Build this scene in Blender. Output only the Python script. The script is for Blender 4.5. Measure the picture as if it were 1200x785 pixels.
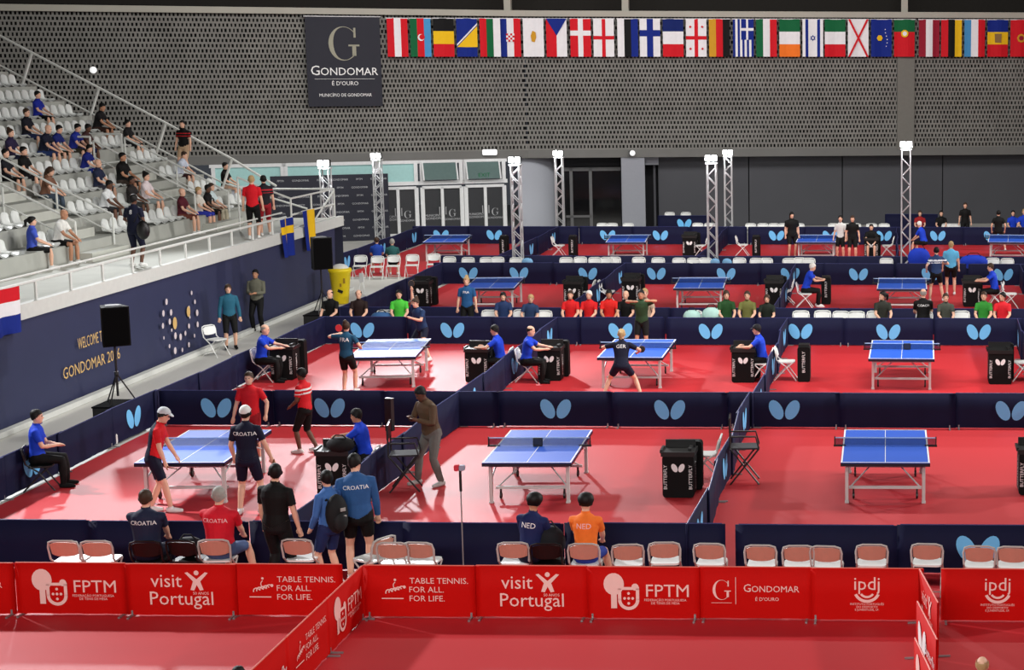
import bpy, bmesh, math, random
import numpy as np
from mathutils import Vector, Matrix
from mathutils.bvhtree import BVHTree
random.seed(7)
for _o in list(bpy.data.objects): bpy.data.objects.remove(_o)
SC = bpy.context.scene
COL = SC.collection

# ------------------------------------------------------------------ camera
F, PX, PY, HZ, CH = 2070.0, 1000.0, 392.5, 75.0, 7.5
TH = math.atan((PY - HZ) / F); PSI = math.atan(45 / F)
cd = bpy.data.cameras.new('camera'); cam = bpy.data.objects.new('camera', cd); COL.objects.link(cam)
cam.location = (0, 0, CH); cam.rotation_euler = (math.pi / 2 - TH, 0, PSI)
cd.sensor_width = 36; cd.lens = F / 1200 * 36; cd.shift_x = -(PX - 600) / 1200; cd.clip_end = 400
SC.camera = cam

# ------------------------------------------------------------------ world, lamps, exposure
W = bpy.data.worlds.new('world'); SC.world = W; W.use_nodes = True
W.node_tree.nodes['Background'].inputs[0].default_value = (0.62, 0.68, 0.80, 1)
W.node_tree.nodes['Background'].inputs[1].default_value = 0.07
def area(name, loc, aim, size, sy, power, col=(1, 0.97, 0.93), spread=180):
    l = bpy.data.lights.new(name, 'AREA'); l.shape = 'RECTANGLE'; l.size = size; l.size_y = sy
    l.energy = power; l.color = col; l.spread = math.radians(spread)
    o = bpy.data.objects.new(name, l); COL.objects.link(o); o.location = loc
    d = Vector(aim) - Vector(loc); o.rotation_euler = d.to_track_quat('-Z', 'Y').to_euler()
    return o
# rows of hall floodlights high along both long sides of the hall, aimed at the courts
def spot(name, loc, aim, power, deg, col=(0.95, 0.97, 1.0), size=0.5, blend=0.5):
    l = bpy.data.lights.new(name, 'SPOT'); l.energy = power; l.spot_size = math.radians(deg); l.spot_blend = blend; l.shadow_soft_size = size; l.color = col
    o = bpy.data.objects.new(name, l); COL.objects.link(o); o.location = loc
    o.rotation_euler = (Vector(aim) - Vector(loc)).to_track_quat('-Z', 'Y').to_euler(); return o
spot('floodlight', (-25, 54, 12.0), (-7, 32, 0), 10000, 54)
spot('floodlight', (-17, 60, 11.0), (-4, 29, 0), 17000, 38)
spot('floodlight', (-25, 34, 12.0), (-9.5, 20.5, 0), 21000, 56)
spot('floodlight', (-25, 66, 12.0), (-8, 48, 0), 3500, 52)
spot('floodlight', (22, 34, 12.0), (0, 30, 0), 12500, 76, (1, .97, .93))
spot('floodlight', (22, 48, 12.0), (0, 44, 0), 12500, 76, (1, .97, .93))
spot('floodlight', (22, 66, 12.0), (0, 60, 0), 13000, 76, (1, .97, .93))
area('fill_light', (-2, 12, 13.0), (-2, 26, 0), 14, 2, 900)  # unseen soft fill added above the front aisle, no real lamp row
area('fill_light', (-6, -6, 11.5), (-4, 44, 0), 22, 2, 4000)  # fill added behind the camera to brighten faces turned towards it
area('fill_light', (-2, 38, 13.4), (-2, 46, 0), 22, 3, 3600)  # unseen soft fill added above the middle courts
area('fill_light', (-8, 60, 13.4), (-8, 76, 5), 30, 3, 3800)  # unseen fill added to brighten the back wall
SC.view_settings.view_transform = 'Standard'; SC.view_settings.look = 'None'
SC.view_settings.exposure = 0.0; SC.view_settings.gamma = 1.0; SC.view_settings.use_curve_mapping = False

# ------------------------------------------------------------------ photograph pixel -> point on a real plane
_fw = np.array([-math.sin(PSI) * math.cos(TH), math.cos(PSI) * math.cos(TH), -math.sin(TH)])
_rt = np.array([math.cos(PSI), math.sin(PSI), 0.0]); _up = np.cross(_rt, _fw)
def ray(px, py): return _fw + _rt * (px - PX) / F - _up * (py - PY) / F
def at(px, py, ax, v):
    r = ray(px, py); o = np.array([0, 0, CH]); return Vector(o + r * ((v - o[ax]) / r[ax]))
def gnd(px, py, z=0.0): return at(px, py, 2, z)
def xat(px, Y, z=0.0):      # X of a pixel column on depth Y, height z
    lo = np.array([0.0, Y, z - CH]); a = _rt * 1.0
    # solve PX + F*(v.rt)/(v.fw) = px
    k = (px - PX) / F
    A = _rt[0] - k * _fw[0]; B = k * (lo @ _fw) - (lo @ _rt)
    return B / A
def zat(py, X, Y):
    k = -(py - PY) / F
    v = np.array([X, Y, -CH]); A = _up[2] - k * _fw[2]; B = k * (v @ _fw) - (v @ _up)
    return B / A
def on_wall(px, py, A, B):  # u along wall, height, point
    r = ray(px, py); n = np.array([-(B[1] - A[1]), B[0] - A[0], 0.0]); n /= np.linalg.norm(n)
    t = ((A[0]) * n[0] + (A[1]) * n[1]) / (r @ n); p = r * t + np.array([0, 0, CH])
    L = math.hypot(B[0] - A[0], B[1] - A[1]); d = ((B[0] - A[0]) / L, (B[1] - A[1]) / L)
    return (p[0] - A[0]) * d[0] + (p[1] - A[1]) * d[1], p[2], p

# ------------------------------------------------------------------ materials
def lin(c):
    return tuple(((v / 255) / 12.92 if v / 255 <= 0.04045 else ((v / 255 + 0.055) / 1.055) ** 2.4) for v in c)
_M = {}
def mat(name, rgb, rough=0.6, spec=0.5, metal=0.0, var=0.10, scale=8.0, bump=0.0, emit=0.0, alpha=1.0):
    if name in _M: return _M[name]
    m = bpy.data.materials.new(name); m.use_nodes = True; nt = m.node_tree; b = nt.nodes['Principled BSDF']
    c = lin(rgb)
    tc = nt.nodes.new('ShaderNodeTexCoord'); nz = nt.nodes.new('ShaderNodeTexNoise'); nz.inputs['Scale'].default_value = scale
    nz.inputs['Detail'].default_value = 4
    nt.links.new(tc.outputs['Object'], nz.inputs['Vector'])
    mx = nt.nodes.new('ShaderNodeMix'); mx.data_type = 'RGBA'
    mx.inputs['A'].default_value = tuple(v * (1 - var) for v in c) + (1,)
    mx.inputs['B'].default_value = tuple(min(1, v * (1 + var)) for v in c) + (1,)
    nt.links.new(nz.outputs['Fac'], mx.inputs['Factor']); nt.links.new(mx.outputs['Result'], b.inputs['Base Color'])
    b.inputs['Roughness'].default_value = rough; b.inputs['Specular IOR Level'].default_value = spec; b.inputs['Metallic'].default_value = metal
    if bump:
        bp = nt.nodes.new('ShaderNodeBump'); bp.inputs['Strength'].default_value = bump; bp.inputs['Distance'].default_value = 0.02
        nt.links.new(nz.outputs['Fac'], bp.inputs['Height']); nt.links.new(bp.outputs['Normal'], b.inputs['Normal'])
    if emit:
        b.inputs['Emission Color'].default_value = c + (1,); b.inputs['Emission Strength'].default_value = emit
    if alpha < 1: b.inputs['Alpha'].default_value = alpha
    _M[name] = m; return m
def rgbm(rgb, rough=0.75, spec=0.25): return mat('fabric_%d_%d_%d' % tuple(rgb), rgb, rough, spec, var=0.14, scale=14)
def court_mat():
    m = mat('red_court_mat', (192, 34, 42), 0.56, 0.65, var=0.05, scale=0.35); nt = m.node_tree; b = nt.nodes['Principled BSDF']
    tc = nt.nodes['Texture Coordinate']; n2 = nt.nodes.new('ShaderNodeTexNoise'); n2.inputs['Scale'].default_value = 160
    bp = nt.nodes.new('ShaderNodeBump'); bp.inputs['Strength'].default_value = 0.15; bp.inputs['Distance'].default_value = 0.01
    nt.links.new(tc.outputs['Object'], n2.inputs['Vector']); nt.links.new(n2.outputs['Fac'], bp.inputs['Height']); nt.links.new(bp.outputs['Normal'], b.inputs['Normal'])
    return m
WHITE = mat('white_plastic', (228, 230, 228), 0.4); PAINT = mat('white_painted_steel', (215, 218, 214), 0.45)
ALU = mat('aluminium', (205, 207, 210), 0.35, metal=0.55); STEEL = mat('grey_steel', (150, 150, 152), 0.4, metal=0.5)
BLACK = mat('black_plastic', (9, 9, 10), 0.45); DKM = mat('black_metal', (22, 22, 24), 0.4)
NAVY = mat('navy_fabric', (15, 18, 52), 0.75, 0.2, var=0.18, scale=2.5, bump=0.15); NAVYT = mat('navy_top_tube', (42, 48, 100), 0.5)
REDF = mat('red_fabric', (200, 6, 2), 0.75, 0.15, var=0.05, scale=2, bump=0.05)
SKY = mat('sky_blue_print', (112, 194, 248), 0.7, 0.3, var=0.04)
PRINT = mat('pale_print', (248, 205, 198), 0.7, 0.3, var=0.03); WPRINT = mat('white_print', (240, 240, 240), 0.7, 0.3, var=0.03)
CONC = mat('concrete', (172, 174, 168), 0.85, 0.2, var=0.15, scale=1.8, bump=0.2); CONCL = mat('pale_concrete', (192, 194, 186), 0.8, 0.25, var=0.12, scale=1.5, bump=0.15)
GOLD = mat('gold_print', (214, 176, 110), 0.6, 0.4, var=0.05)

# ------------------------------------------------------------------ mesh builder
class MB:
    def __init__(s): s.v = []; s.f = []; s.mi = []; s.cur = 0
    def add(s, vs, fs):
        n = len(s.v); s.v += [tuple(v) for v in vs]; s.f += [tuple(i + n for i in f) for f in fs]; s.mi += [s.cur] * len(fs); return s
    def box(s, c, d, rz=0.0, taper=1.0, rx=0.0, ry=0.0):
        x, y, z = [k / 2 for k in d]
        P = [(-x, -y, -z), (x, -y, -z), (x, y, -z), (-x, y, -z), (-x * taper, -y * taper, z), (x * taper, -y * taper, z), (x * taper, y * taper, z), (-x * taper, y * taper, z)]
        if rz or rx or ry:
            R = Matrix.Rotation(rz, 3, 'Z') @ Matrix.Rotation(ry, 3, 'Y') @ Matrix.Rotation(rx, 3, 'X'); P = [R @ Vector(p) for p in P]
        P = [(p[0] + c[0], p[1] + c[1], p[2] + c[2]) for p in P]
        return s.add(P, [(0, 3, 2, 1), (4, 5, 6, 7), (0, 1, 5, 4), (1, 2, 6, 5), (2, 3, 7, 6), (3, 0, 4, 7)])
    def rbox(s, c, d, r, axis='y', seg=3):   # box with rounded silhouette in the plane across `axis`
        a, b = {'y': (0, 2), 'z': (0, 1), 'x': (1, 2)}[axis]; k = {'y': 1, 'z': 2, 'x': 0}[axis]
        w, h, t = d[a] / 2, d[b] / 2, d[k] / 2; pts = []
        for cx, cy, a0 in ((w - r, h - r, 0), (-w + r, h - r, 90), (-w + r, -h + r, 180), (w - r, -h + r, 270)):
            for i in range(seg + 1):
                an = math.radians(a0 + 90 * i / seg); pts.append((cx + r * math.cos(an), cy + r * math.sin(an)))
        return s.prism(pts, k, c[k] - t, c[k] + t, (c[a], c[b]))
    def prism(s, pts, k, lo, hi, off=(0, 0)):
        a, b = [(1, 2), (0, 2), (0, 1)][k]; V = []
        for z in (lo, hi):
            for p in pts:
                q = [0, 0, 0]; q[a] = p[0] + off[0]; q[b] = p[1] + off[1]; q[k] = z; V.append(q)
        n = len(pts); Fs = [tuple(range(n)), tuple(range(2 * n - 1, n - 1, -1))]
        Fs += [(i, n + i, n + (i + 1) % n, (i + 1) % n) for i in range(n)]
        return s.add(V, Fs)
    def tube(s, pts, r, n=8, caps=True):
        pts = [Vector(p) for p in pts]; rs = r if isinstance(r, (list, tuple)) else [r] * len(pts); V = []; Fs = []
        up = Vector((0, 0, 1)); prevu = None
        for i, p in enumerate(pts):
            d = (pts[min(i + 1, len(pts) - 1)] - pts[max(i - 1, 0)]).normalized()
            u = prevu if prevu else (Vector((1, 0, 0)) if abs(d.z) > 0.9 else up)
            u = (u - d * u.dot(d)); u = u.normalized() if u.length > 1e-5 else d.orthogonal().normalized(); w = d.cross(u); prevu = u
            for k in range(n):
                a = 2 * math.pi * k / n; V.append(p + (u * math.cos(a) + w * math.sin(a)) * rs[i])
        for i in range(len(pts) - 1):
            for k in range(n): Fs.append((i * n + k, i * n + (k + 1) % n, (i + 1) * n + (k + 1) % n, (i + 1) * n + k))
        if caps: Fs += [tuple(range(n - 1, -1, -1)), tuple((len(pts) - 1) * n + k for k in range(n))]
        return s.add(V, Fs)
    def lathe(s, prof, n=16, c=(0, 0, 0), axis=2):
        V = []; Fs = []
        for r, z in prof:
            for k in range(n):
                a = 2 * math.pi * k / n; q = [r * math.cos(a), r * math.sin(a), z]
                if axis == 0: q = [q[2], q[0], q[1]]
                if axis == 1: q = [q[0], q[2], q[1]]
                V.append((q[0] + c[0], q[1] + c[1], q[2] + c[2]))
        m = len(prof)
        for i in range(m - 1):
            for k in range(n): Fs.append((i * n + k, i * n + (k + 1) % n, (i + 1) * n + (k + 1) % n, (i + 1) * n + k))
        Fs += [tuple(range(n - 1, -1, -1)), tuple((m - 1) * n + k for k in range(n))]
        return s.add(V, Fs)
    def ball(s, c, r, n=10, m=6):
        r = r if isinstance(r, (tuple, list)) else (r, r, r)
        V = []; Fs = []
        for i in range(m + 1):
            t = math.pi * (0.04 + 0.92 * i / m)
            for k in range(n):
                a = 2 * math.pi * k / n; V.append((c[0] + r[0] * math.sin(t) * math.cos(a), c[1] + r[1] * math.sin(t) * math.sin(a), c[2] - r[2] * math.cos(t)))
        for i in range(m):
            for k in range(n): Fs.append((i * n + k, i * n + (k + 1) % n, (i + 1) * n + (k + 1) % n, (i + 1) * n + k))
        Fs += [tuple(range(n - 1, -1, -1)), tuple(m * n + k for k in range(n))]
        return s.add(V, Fs)
    def poly(s, pts, y=0.0):                 # flat print in the local XZ plane, facing -Y
        return s.add([(p[0], y, p[1]) for p in pts], [tuple(range(len(pts)))])
    def mesh(s, name, mats, smooth=False):
        me = bpy.data.meshes.new(name); me.from_pydata(s.v, [], s.f)
        for m in (mats if isinstance(mats, (list, tuple)) else [mats]): me.materials.append(m)
        if len(me.materials) > 1: me.polygons.foreach_set('material_index', s.mi)
        if smooth: me.polygons.foreach_set('use_smooth', [True] * len(me.polygons))
        me.update(); return me
    def build(s, name, mats, parent=None, smooth=False, loc=None, rz=0.0):
        return link(name, s.mesh(name, mats, smooth), parent, loc, rz)
def link(name, me, parent=None, loc=None, rz=0.0):
    o = bpy.data.objects.new(name, me); COL.objects.link(o)
    if parent: o.parent = parent
    if loc is not None: o.location = loc
    o.rotation_euler = (0, 0, rz); return o
def tag(o, label=None, cat=None, group=None, kind=None):
    if label: o['label'] = label
    if cat: o['category'] = cat
    if group: o['group'] = group
    if kind: o['kind'] = kind
    return o
def thing(name, label, cat, loc=(0, 0, 0), rz=0.0, group=None):
    o = bpy.data.objects.new(name, None); COL.objects.link(o); o.location = loc; o.rotation_euler = (0, 0, rz)
    o.empty_display_size = 0.2
    return tag(o, label, cat, group)
KIDS = {}
def kids(o):
    if o.name not in KIDS: KIDS[o.name] = list(o.children)
    return KIDS[o.name]
def clone(o, loc, rz=0.0, label=None, group=None, parent=None, sc=None):
    r = o.copy(); COL.objects.link(r)
    if parent is None:
        r.location = loc; r.rotation_euler = (0, 0, rz)
        if label: r['label'] = label
        if group: r['group'] = group
        if sc: r.scale = (sc, sc, sc)
    else: r.parent = parent
    for c in kids(o): clone(c, None, parent=r)
    return r
def proto_use(pr, loc, rz, label, group=None):   # first use places the prototype itself, later uses copy it
    if not pr.get('_used'):
        pr['_used'] = 1; pr.location = loc; pr.rotation_euler = (0, 0, rz); pr['label'] = label
        if group: pr['group'] = group
        kids(pr)
        for c in kids(pr): kids(c)
        return pr
    return clone(pr, loc, rz, label, group)
def struct(o): o['kind'] = 'structure'; return o

# ------------------------------------------------------------------ lettering as flat meshes
_T = {}
def text_geo(body, bold=False):
    k = (body, bold)
    if k in _T: return _T[k]
    cu = bpy.data.curves.new('t', 'FONT'); cu.body = body; cu.size = 1; cu.align_x = 'CENTER'; cu.align_y = 'CENTER'; cu.resolution_u = 2
    cu.space_line = 0.95
    
    o = bpy.data.objects.new('t', cu); COL.objects.link(o); bpy.context.view_layer.update()
    me = o.evaluated_get(bpy.context.evaluated_depsgraph_get()).to_mesh()
    V = [tuple(v.co) for v in me.vertices]; Fs = [tuple(p.vertices) for p in me.polygons]
    bpy.data.objects.remove(o); _T[k] = (V, Fs); return _T[k]
def text(mb, body, x, z, size, y=-0.004, bold=False, sx=1.0, rot=0.0, align=0):
    V, Fs = text_geo(body, bold)
    if align: x = x - align * min(v[0] for v in V) * size * sx
    c, s_ = math.cos(rot), math.sin(rot)
    P = [(x + (v[0] * sx * c - v[1] * s_) * size, y, z + (v[0] * sx * s_ + v[1] * c) * size) for v in V]
    return mb.add(P, Fs)
def wings(mb, x, z, w, y=-0.006, n=20):      # two slanted ovals, top leaning outward
    for sg in (-1, 1):
        a, b, t = w * 0.335, w * 0.20, sg * math.radians(-27); pts = []
        for i in range(n):
            q = 2 * math.pi * i / n; u, v = b * math.cos(q), a * math.sin(q) * (1.0)
            pts.append((x + sg * w * 0.255 + u * math.cos(t) - v * math.sin(t), z + u * math.sin(t) + v * math.cos(t)))
        mb.poly(pts, y)
    return mb
def ring(mb, x, z, r0, r1, a0=0, a1=360, n=18, y=-0.004, sx=1.0):
    P = []; Fs = []
    for i in range(n + 1):
        a = math.radians(a0 + (a1 - a0) * i / n); P += [(x + r0 * math.cos(a) * sx, y, z + r0 * math.sin(a)), (x + r1 * math.cos(a) * sx, y, z + r1 * math.sin(a))]
    return mb.add(P, [(2 * i, 2 * i + 1, 2 * i + 3, 2 * i + 2) for i in range(n)])
def disc(mb, x, z, r, y=-0.004, n=14, sx=1.0): return mb.poly([(x + r * sx * math.cos(2 * math.pi * i / n), z + r * math.sin(2 * math.pi * i / n)) for i in range(n)], y)
def rect(mb, x0, x1, z0, z1, y=-0.004): return mb.poly([(x0, z0), (x1, z0), (x1, z1), (x0, z1)], y)
def serif_g(mb, x, z, r, y=-0.004):
    P = []; Fs = []; n = 22
    for i in range(n + 1):
        d = 38 + (322 - 38) * i / n; a = math.radians(d); th = 0.06 + 0.26 * max(0, math.sin(math.radians((d - 90) * 0.9 + 5))) ** 1.2 if d < 290 else 0.08
        P += [(x + r * math.cos(a) * 0.86, y, z + r * math.sin(a)), (x + (r * math.cos(a) * 0.86) * (1 - th), y, z + r * math.sin(a) * (1 - th * 0.45))]
    mb.add(P, [(2 * k, 2 * k + 1, 2 * k + 3, 2 * k + 2) for k in range(n)])
    rect(mb, x + r * 0.50, x + r * 0.72, z - r * 0.72, z - r * 0.10, y); rect(mb, x + r * 0.28, x + r * 0.92, z - r * 0.16, z - r * 0.06, y)
    rect(mb, x + r * 0.60, x + r * 0.72, z + r * 0.35, z + r * 0.92, y); return mb
def small_caps(mb, first, rest, x, z, size, y=-0.004, bold=False):
    V, _ = text_geo(first, bold); w1 = (max(v[0] for v in V) - min(v[0] for v in V)) * size * 1.25
    V2, _ = text_geo(rest, bold); w2 = (max(v[0] for v in V2) - min(v[0] for v in V2)) * size
    tot = w1 + w2 + size * 0.06; text(mb, first, x - tot / 2 + w1 / 2, z + size * 0.09, size * 1.25, y, bold); text(mb, rest, x + tot / 2 - w2 / 2, z, size, y, bold); return mb
# ================================================================== SETTING
struct(MB().box((8, 50, -0.06), (110, 90, 0.1)).build('floor', mat('grey_hall_floor', (214, 214, 208), 0.5, 0.4, var=0.06, scale=0.6)))
rm = MB(); rm.box((14.7, 37.9, -0.0), (60.0, 45.4, 0.02)); rm.box((10.3, 68.2, -0.0), (60, 11.8, 0.02))
struct(rm.build('court_matting', court_mat()))
struct(MB().box((0, 45, 15.0), (110, 110, 0.2)).build('ceiling', mat('dark_ceiling', (40, 40, 42), 0.9, 0.1)))
WB, WA, WC = (-16.4, 79.6), (-44.0, 66.6), (26.0, 86.6)
def wall_mats():
    a = mat('perforated_block', (128, 127, 123), 0.9, 0.15, var=0.30, scale=0.8)
    b = mat('block_recess', (26, 26, 27), 0.95, 0.05); return a, b
def back_wall(name, A, B):
    L = math.hypot(B[0] - A[0], B[1] - A[1]); an = math.atan2(B[1] - A[1], B[0] - A[0]); z0, z1 = 3.32, 9.62
    bm_, rc = wall_mats()
    w = MB().box((L / 2, 0.30, (z0 + 9.9) / 2), (L, 0.3, 9.9 - z0)).build(name, rc, None, loc=(A[0], A[1], 0), rz=an); struct(w)
    # perforated blockwork: courses of ledges with short uprights between the dark pits
    V = []; Fs = []; rng = random.Random(3)
    def quadbox(x0, x1, za, zb, y0, y1=0.16):
        n = len(V); V.extend([(x0, y0, za), (x1, y0, za), (x1, y0, zb), (x0, y0, zb), (x0, y1, za), (x1, y1, za), (x1, y1, zb), (x0, y1, zb)])
        Fs.extend([(n, n + 1, n + 2, n + 3), (n + 4, n, n + 3, n + 7), (n + 1, n + 5, n + 6, n + 2), (n + 3, n + 2, n + 6, n + 7), (n + 4, n + 5, n + 1, n)])
    pitch, ch = 0.160, 0.212; row = 0; z = z0 + 0.34
    while z < z1:
        quadbox(0, L, z, z + 0.072 + rng.uniform(-.008, .008), -0.01 - rng.uniform(0, .012))
        x = (0.083 if row % 2 else 0) + rng.uniform(0, .02)
        while x < L - 0.1:
            wd = 0.080 + rng.uniform(-.014, .014)
            quadbox(x, x + wd, z + 0.07, z + ch, rng.uniform(-.01, .03)); x += pitch
        z += ch; row += 1
    me = bpy.data.meshes.new('blockwork'); me.from_pydata(V, [], Fs); me.materials.append(bm_); o = link('blockwork', me, w); o['kind'] = 'stuff'
    MB().box((L / 2, 0.08, z0 + 0.17), (L, 0.34, 0.36)).build('lintel', mat('lintel_concrete', (112, 112, 110), 0.85, 0.2, var=0.12, scale=1), w)
    MB().box((L / 2, -0.05, 9.72), (L, 0.7, 0.26)).build('beam', mat('beam_concrete', (170, 168, 158), 0.85, 0.2, var=0.1, scale=1), w)
    return w, L, an
wl, LL, AL = back_wall('wall_back_left', WA, WB); wr, LR, AR = back_wall('wall_back_right', WB, WC)
MB().box((LR * 0 + on_wall(1061, 100, WB, WC)[0], -0.06, 6.6), (0.8, 0.2, 6.0)).build('pilaster', mat('pilaster_concrete', (118, 117, 112), 0.9, 0.1), wr)
for px in (595, 733, 1060):
    A, B = (WA, WB) if px < 600 else (WB, WC); p = on_wall(px, 2, A, B)
    struct(MB().box((0, 0, 0), (0.3, 0.3, 1.2)).build('trim_' + str({595: 1, 733: 2, 1060: 3}[px]), mat('beam_concrete', (170, 168, 158)), None, loc=(p[2][0], p[2][1], 10.4)))
for nm_, A_, an_, L_ in (('wall_upper_left', WA, AL, LL), ('wall_upper_right', WB, AR, LR)): struct(MB().box((L_ / 2, 2.2, 12.3), (L_ + 6, 0.2, 5.8)).build(nm_, mat('dark_roof_void', (44, 42, 40), 0.95, 0.05), None, loc=(A_[0], A_[1], 0), rz=an_))
# recessed grey wall under the blockwork
GREYW = mat('grey_render', (82, 83, 88), 0.85, 0.2, var=0.08, scale=0.7); PALEW = mat('pale_render', (176, 180, 190), 0.8, 0.2, var=0.06, scale=0.7)
def nrm(A, B): L = math.hypot(B[0] - A[0], B[1] - A[1]); return ((B[0] - A[0]) / L, (B[1] - A[1]) / L)
g = MB(); u0 = on_wall(772, 220, WB, WC)[0]
seams = [on_wall(p, 220, WB, WC)[0] for p in (772, 880, 991, 1110)] + [LR]
wlow = struct(MB().box((LR / 2, 1.9, 1.7), (LR, 0.2, 3.4)).build('wall_recess_right', mat('dark_render', (40, 40, 43), 0.9, 0.1), None, loc=(WB[0], WB[1], 0), rz=AR))
for a, b in zip(seams[:-1], seams[1:]): MB().box(((a + b) / 2, 1.2, 1.66), (b - a - 0.05, 0.12, 3.32)).build('wall_panel', GREYW, wlow)
def on_r(px): return on_wall(px, 220, WB, WC)[0]
c0, c1 = on_r(728.5), on_r(756)
MB().box(((c0 + c1) / 2, 0.35, 1.66), (c1 - c0, 0.7, 3.32)).build('column', mat('column_grey', (150, 153, 162), 0.8, 0.2, var=0.05), wlow)
fr = MB()                                     # dark glazed lobby doors between the curved wall and the column
for p in (669, 692): fr.box((on_r(p), 1.2, 1.4), (0.14, 0.12, 2.8))
fr.box(((on_r(660) + on_r(728)) / 2, 1.2, 2.72), (on_r(728) - on_r(660), 0.12, 0.16)); fr.box(((on_r(662) + on_r(693)) / 2, 1.2, 0.55), (on_r(693) - on_r(662), 0.12, 0.1))
d1 = struct(fr.build('door_1', mat('dull_door_frame', (92, 92, 94), 0.6), None, loc=(WB[0], WB[1], 0), rz=AR))
MB().box(((on_r(662) + on_r(728)) / 2, 1.26, 1.35), (on_r(728) - on_r(662), 0.03, 2.7)).build('pane', mat('dark_glass', (12, 13, 15), 0.12, 0.6), d1)
MB().box(((on_r(655) + on_r(728)) / 2, 1.3, 3.05), (on_r(728) - on_r(655), 0.1, 0.6)).build('header', mat('dark_render', (40, 40, 43)), d1)
d2 = struct(MB().box((on_r(768), 1.1, 1.6), (0.1, 0.1, 3.2)).build('door_2', GREYW, None, loc=(WB[0], WB[1], 0), rz=AR))
MB().box((on_r(765), 0.9, 3.1), (0.6, 0.5, 0.35)).build('header', mat('column_grey', (150, 153, 162)), d2)
# curved pale wall by the doors
cv = MB(); P = []; n = 10; xa, xb = on_r(612) - 0.2, on_r(651)
pts = [(xa + (xb - xa) * math.sin(math.pi / 2 * i / n), 0.2 + 1.8 * (1 - math.cos(math.pi / 2 * i / n))) for i in range(n + 1)]
V = [(x, y, z) for z in (0, 3.32) for x, y in pts] + [(x + 0.02, y + 0.25, z) for z in (0, 3.32) for x, y in pts]
m = n + 1; cv.add(V, [(i, i + 1, m + i + 1, m + i) for i in range(n)] + [(2 * m + i + 1, 2 * m + i, 3 * m + i, 3 * m + i + 1) for i in range(n)] + [(m + i, m + i + 1, 3 * m + i + 1, 3 * m + i) for i in range(n)])
struct(cv.build('wall_curved', PALEW, None, smooth=True, loc=(WB[0], WB[1], 0), rz=AR))
struct(MB().box((0, 0, 6), (0.3, 60, 12)).build('wall_left', mat('stand_back', (70, 70, 68), 0.9, 0.1), None, loc=(-38, 45, 0)))
# ------------------------------------------------------------------ entrance windows under the left blockwork
FRW = mat('white_window_frame', (222, 224, 226), 0.5); GLS = mat('glowing_green_glass', (150, 188, 186), 0.15, 0.6, emit=0.22); GLD = mat('dim_glowing_glass', (92, 112, 110), 0.15, 0.6, emit=0.12)  # both glasses given a weak glow, light painted into the panes
def on_l(px): return on_wall(px, 210, WA, WB)[0]
ztop, ztr, zd0 = 3.30, 2.32, 2.12
wspec = [(1, 250, 331, 'GLS'), (2, 335, 440, 'GLS'), (3, 443, 487, 'GLS'), (4, 494, 540, 'open'), (5, 545, 590, 'open')]
for i, a, b, k in wspec:
    ua, ub = on_l(a), on_l(b); c, w = (ua + ub) / 2, ub - ua
    f = MB(); f.box((c, -0.05, ztop - 0.05), (w + 0.3, 0.16, 0.14)); f.box((c, -0.05, ztr), (w + 0.3, 0.16, 0.16))
    f.box((ua, -0.05, (ztop + ztr) / 2), (0.16, 0.15, ztop - ztr)); f.box((ub, -0.05, (ztop + ztr) / 2), (0.16, 0.15, ztop - ztr))
    wo = struct(f.build('window_%d' % i, FRW, None, loc=(WA[0], WA[1], 0), rz=AL))
    p = MB()
    if k == 'open':
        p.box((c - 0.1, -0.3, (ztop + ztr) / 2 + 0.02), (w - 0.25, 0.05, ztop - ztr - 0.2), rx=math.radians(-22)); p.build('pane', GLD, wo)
        fr_ = MB()
        for sg in (-1, 1): fr_.box((c - 0.1 + sg * (w / 2 - 0.12), -0.3, (ztop + ztr) / 2 + 0.02), (0.06, 0.07, ztop - ztr - 0.14), rx=math.radians(-22))
        fr_.build('casement_frame', FRW, wo)
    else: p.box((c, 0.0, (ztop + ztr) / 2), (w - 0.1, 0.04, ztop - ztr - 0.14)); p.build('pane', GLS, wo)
    if i == 5:
        tx = MB(); text(tx, 'EXIT', c - 0.1, 2.62, 0.26, -0.45, True); tx.build('lettering', mat('green_print', (20, 110, 70), 0.6), wo)
di = 3
for a, b, c3 in ((443, 487, 3), (494, 540, 4), (545, 590, 5)):
    ua, ub = on_l(a), on_l(b); mid = (ua + ub) / 2
    f = MB()
    for u in (ua, mid, ub): f.box((u, -0.05, zd0 / 2), (0.17 if u != mid else 0.13, 0.15, zd0))
    f.box((mid, -0.05, zd0), (ub - ua, 0.15, 0.12)); f.box((mid, -0.05, 0.06), (ub - ua, 0.15, 0.12))
    do = struct(f.build('door_%d' % di, FRW, None, loc=(WA[0], WA[1], 0), rz=AL))
    for u, t in (((ua + mid) / 2, 'B'), ((ub + mid) / 2, 'G')):
        lf = MB().box((u, 0.0, zd0 / 2), ((ub - ua) / 2 - 0.12, 0.05, zd0 - 0.1)).build('door_leaf', mat('charcoal_door', (44, 46, 50), 0.4), do)
        pr = MB()
        if t == 'G': serif_g(pr, u, 0.95, 0.17, -0.03); text(pr, 'GONDOMAR', u, 0.68, 0.12, -0.03)
        else: text(pr, 'MUNICIPIO\nDE GONDOMAR', u, 0.80, 0.14, -0.03)
        pr.build('lettering', mat('door_print', (180, 182, 186), 0.6), lf)
        MB().tube([(mid + (0.14 if u > mid else -0.14), -0.1, 0.9), (mid + (0.14 if u > mid else -0.14), -0.1, 1.25)], 0.02, 6).build('handle', ALU, lf)
    di += 1
struct(MB().box(((on_l(150) + on_l(440)) / 2, 0.1, 1.2), (on_l(440) - on_l(150), 0.2, 2.4)).build('wall_lobby', PALEW, None, loc=(WA[0], WA[1], 0), rz=AL))

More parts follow.
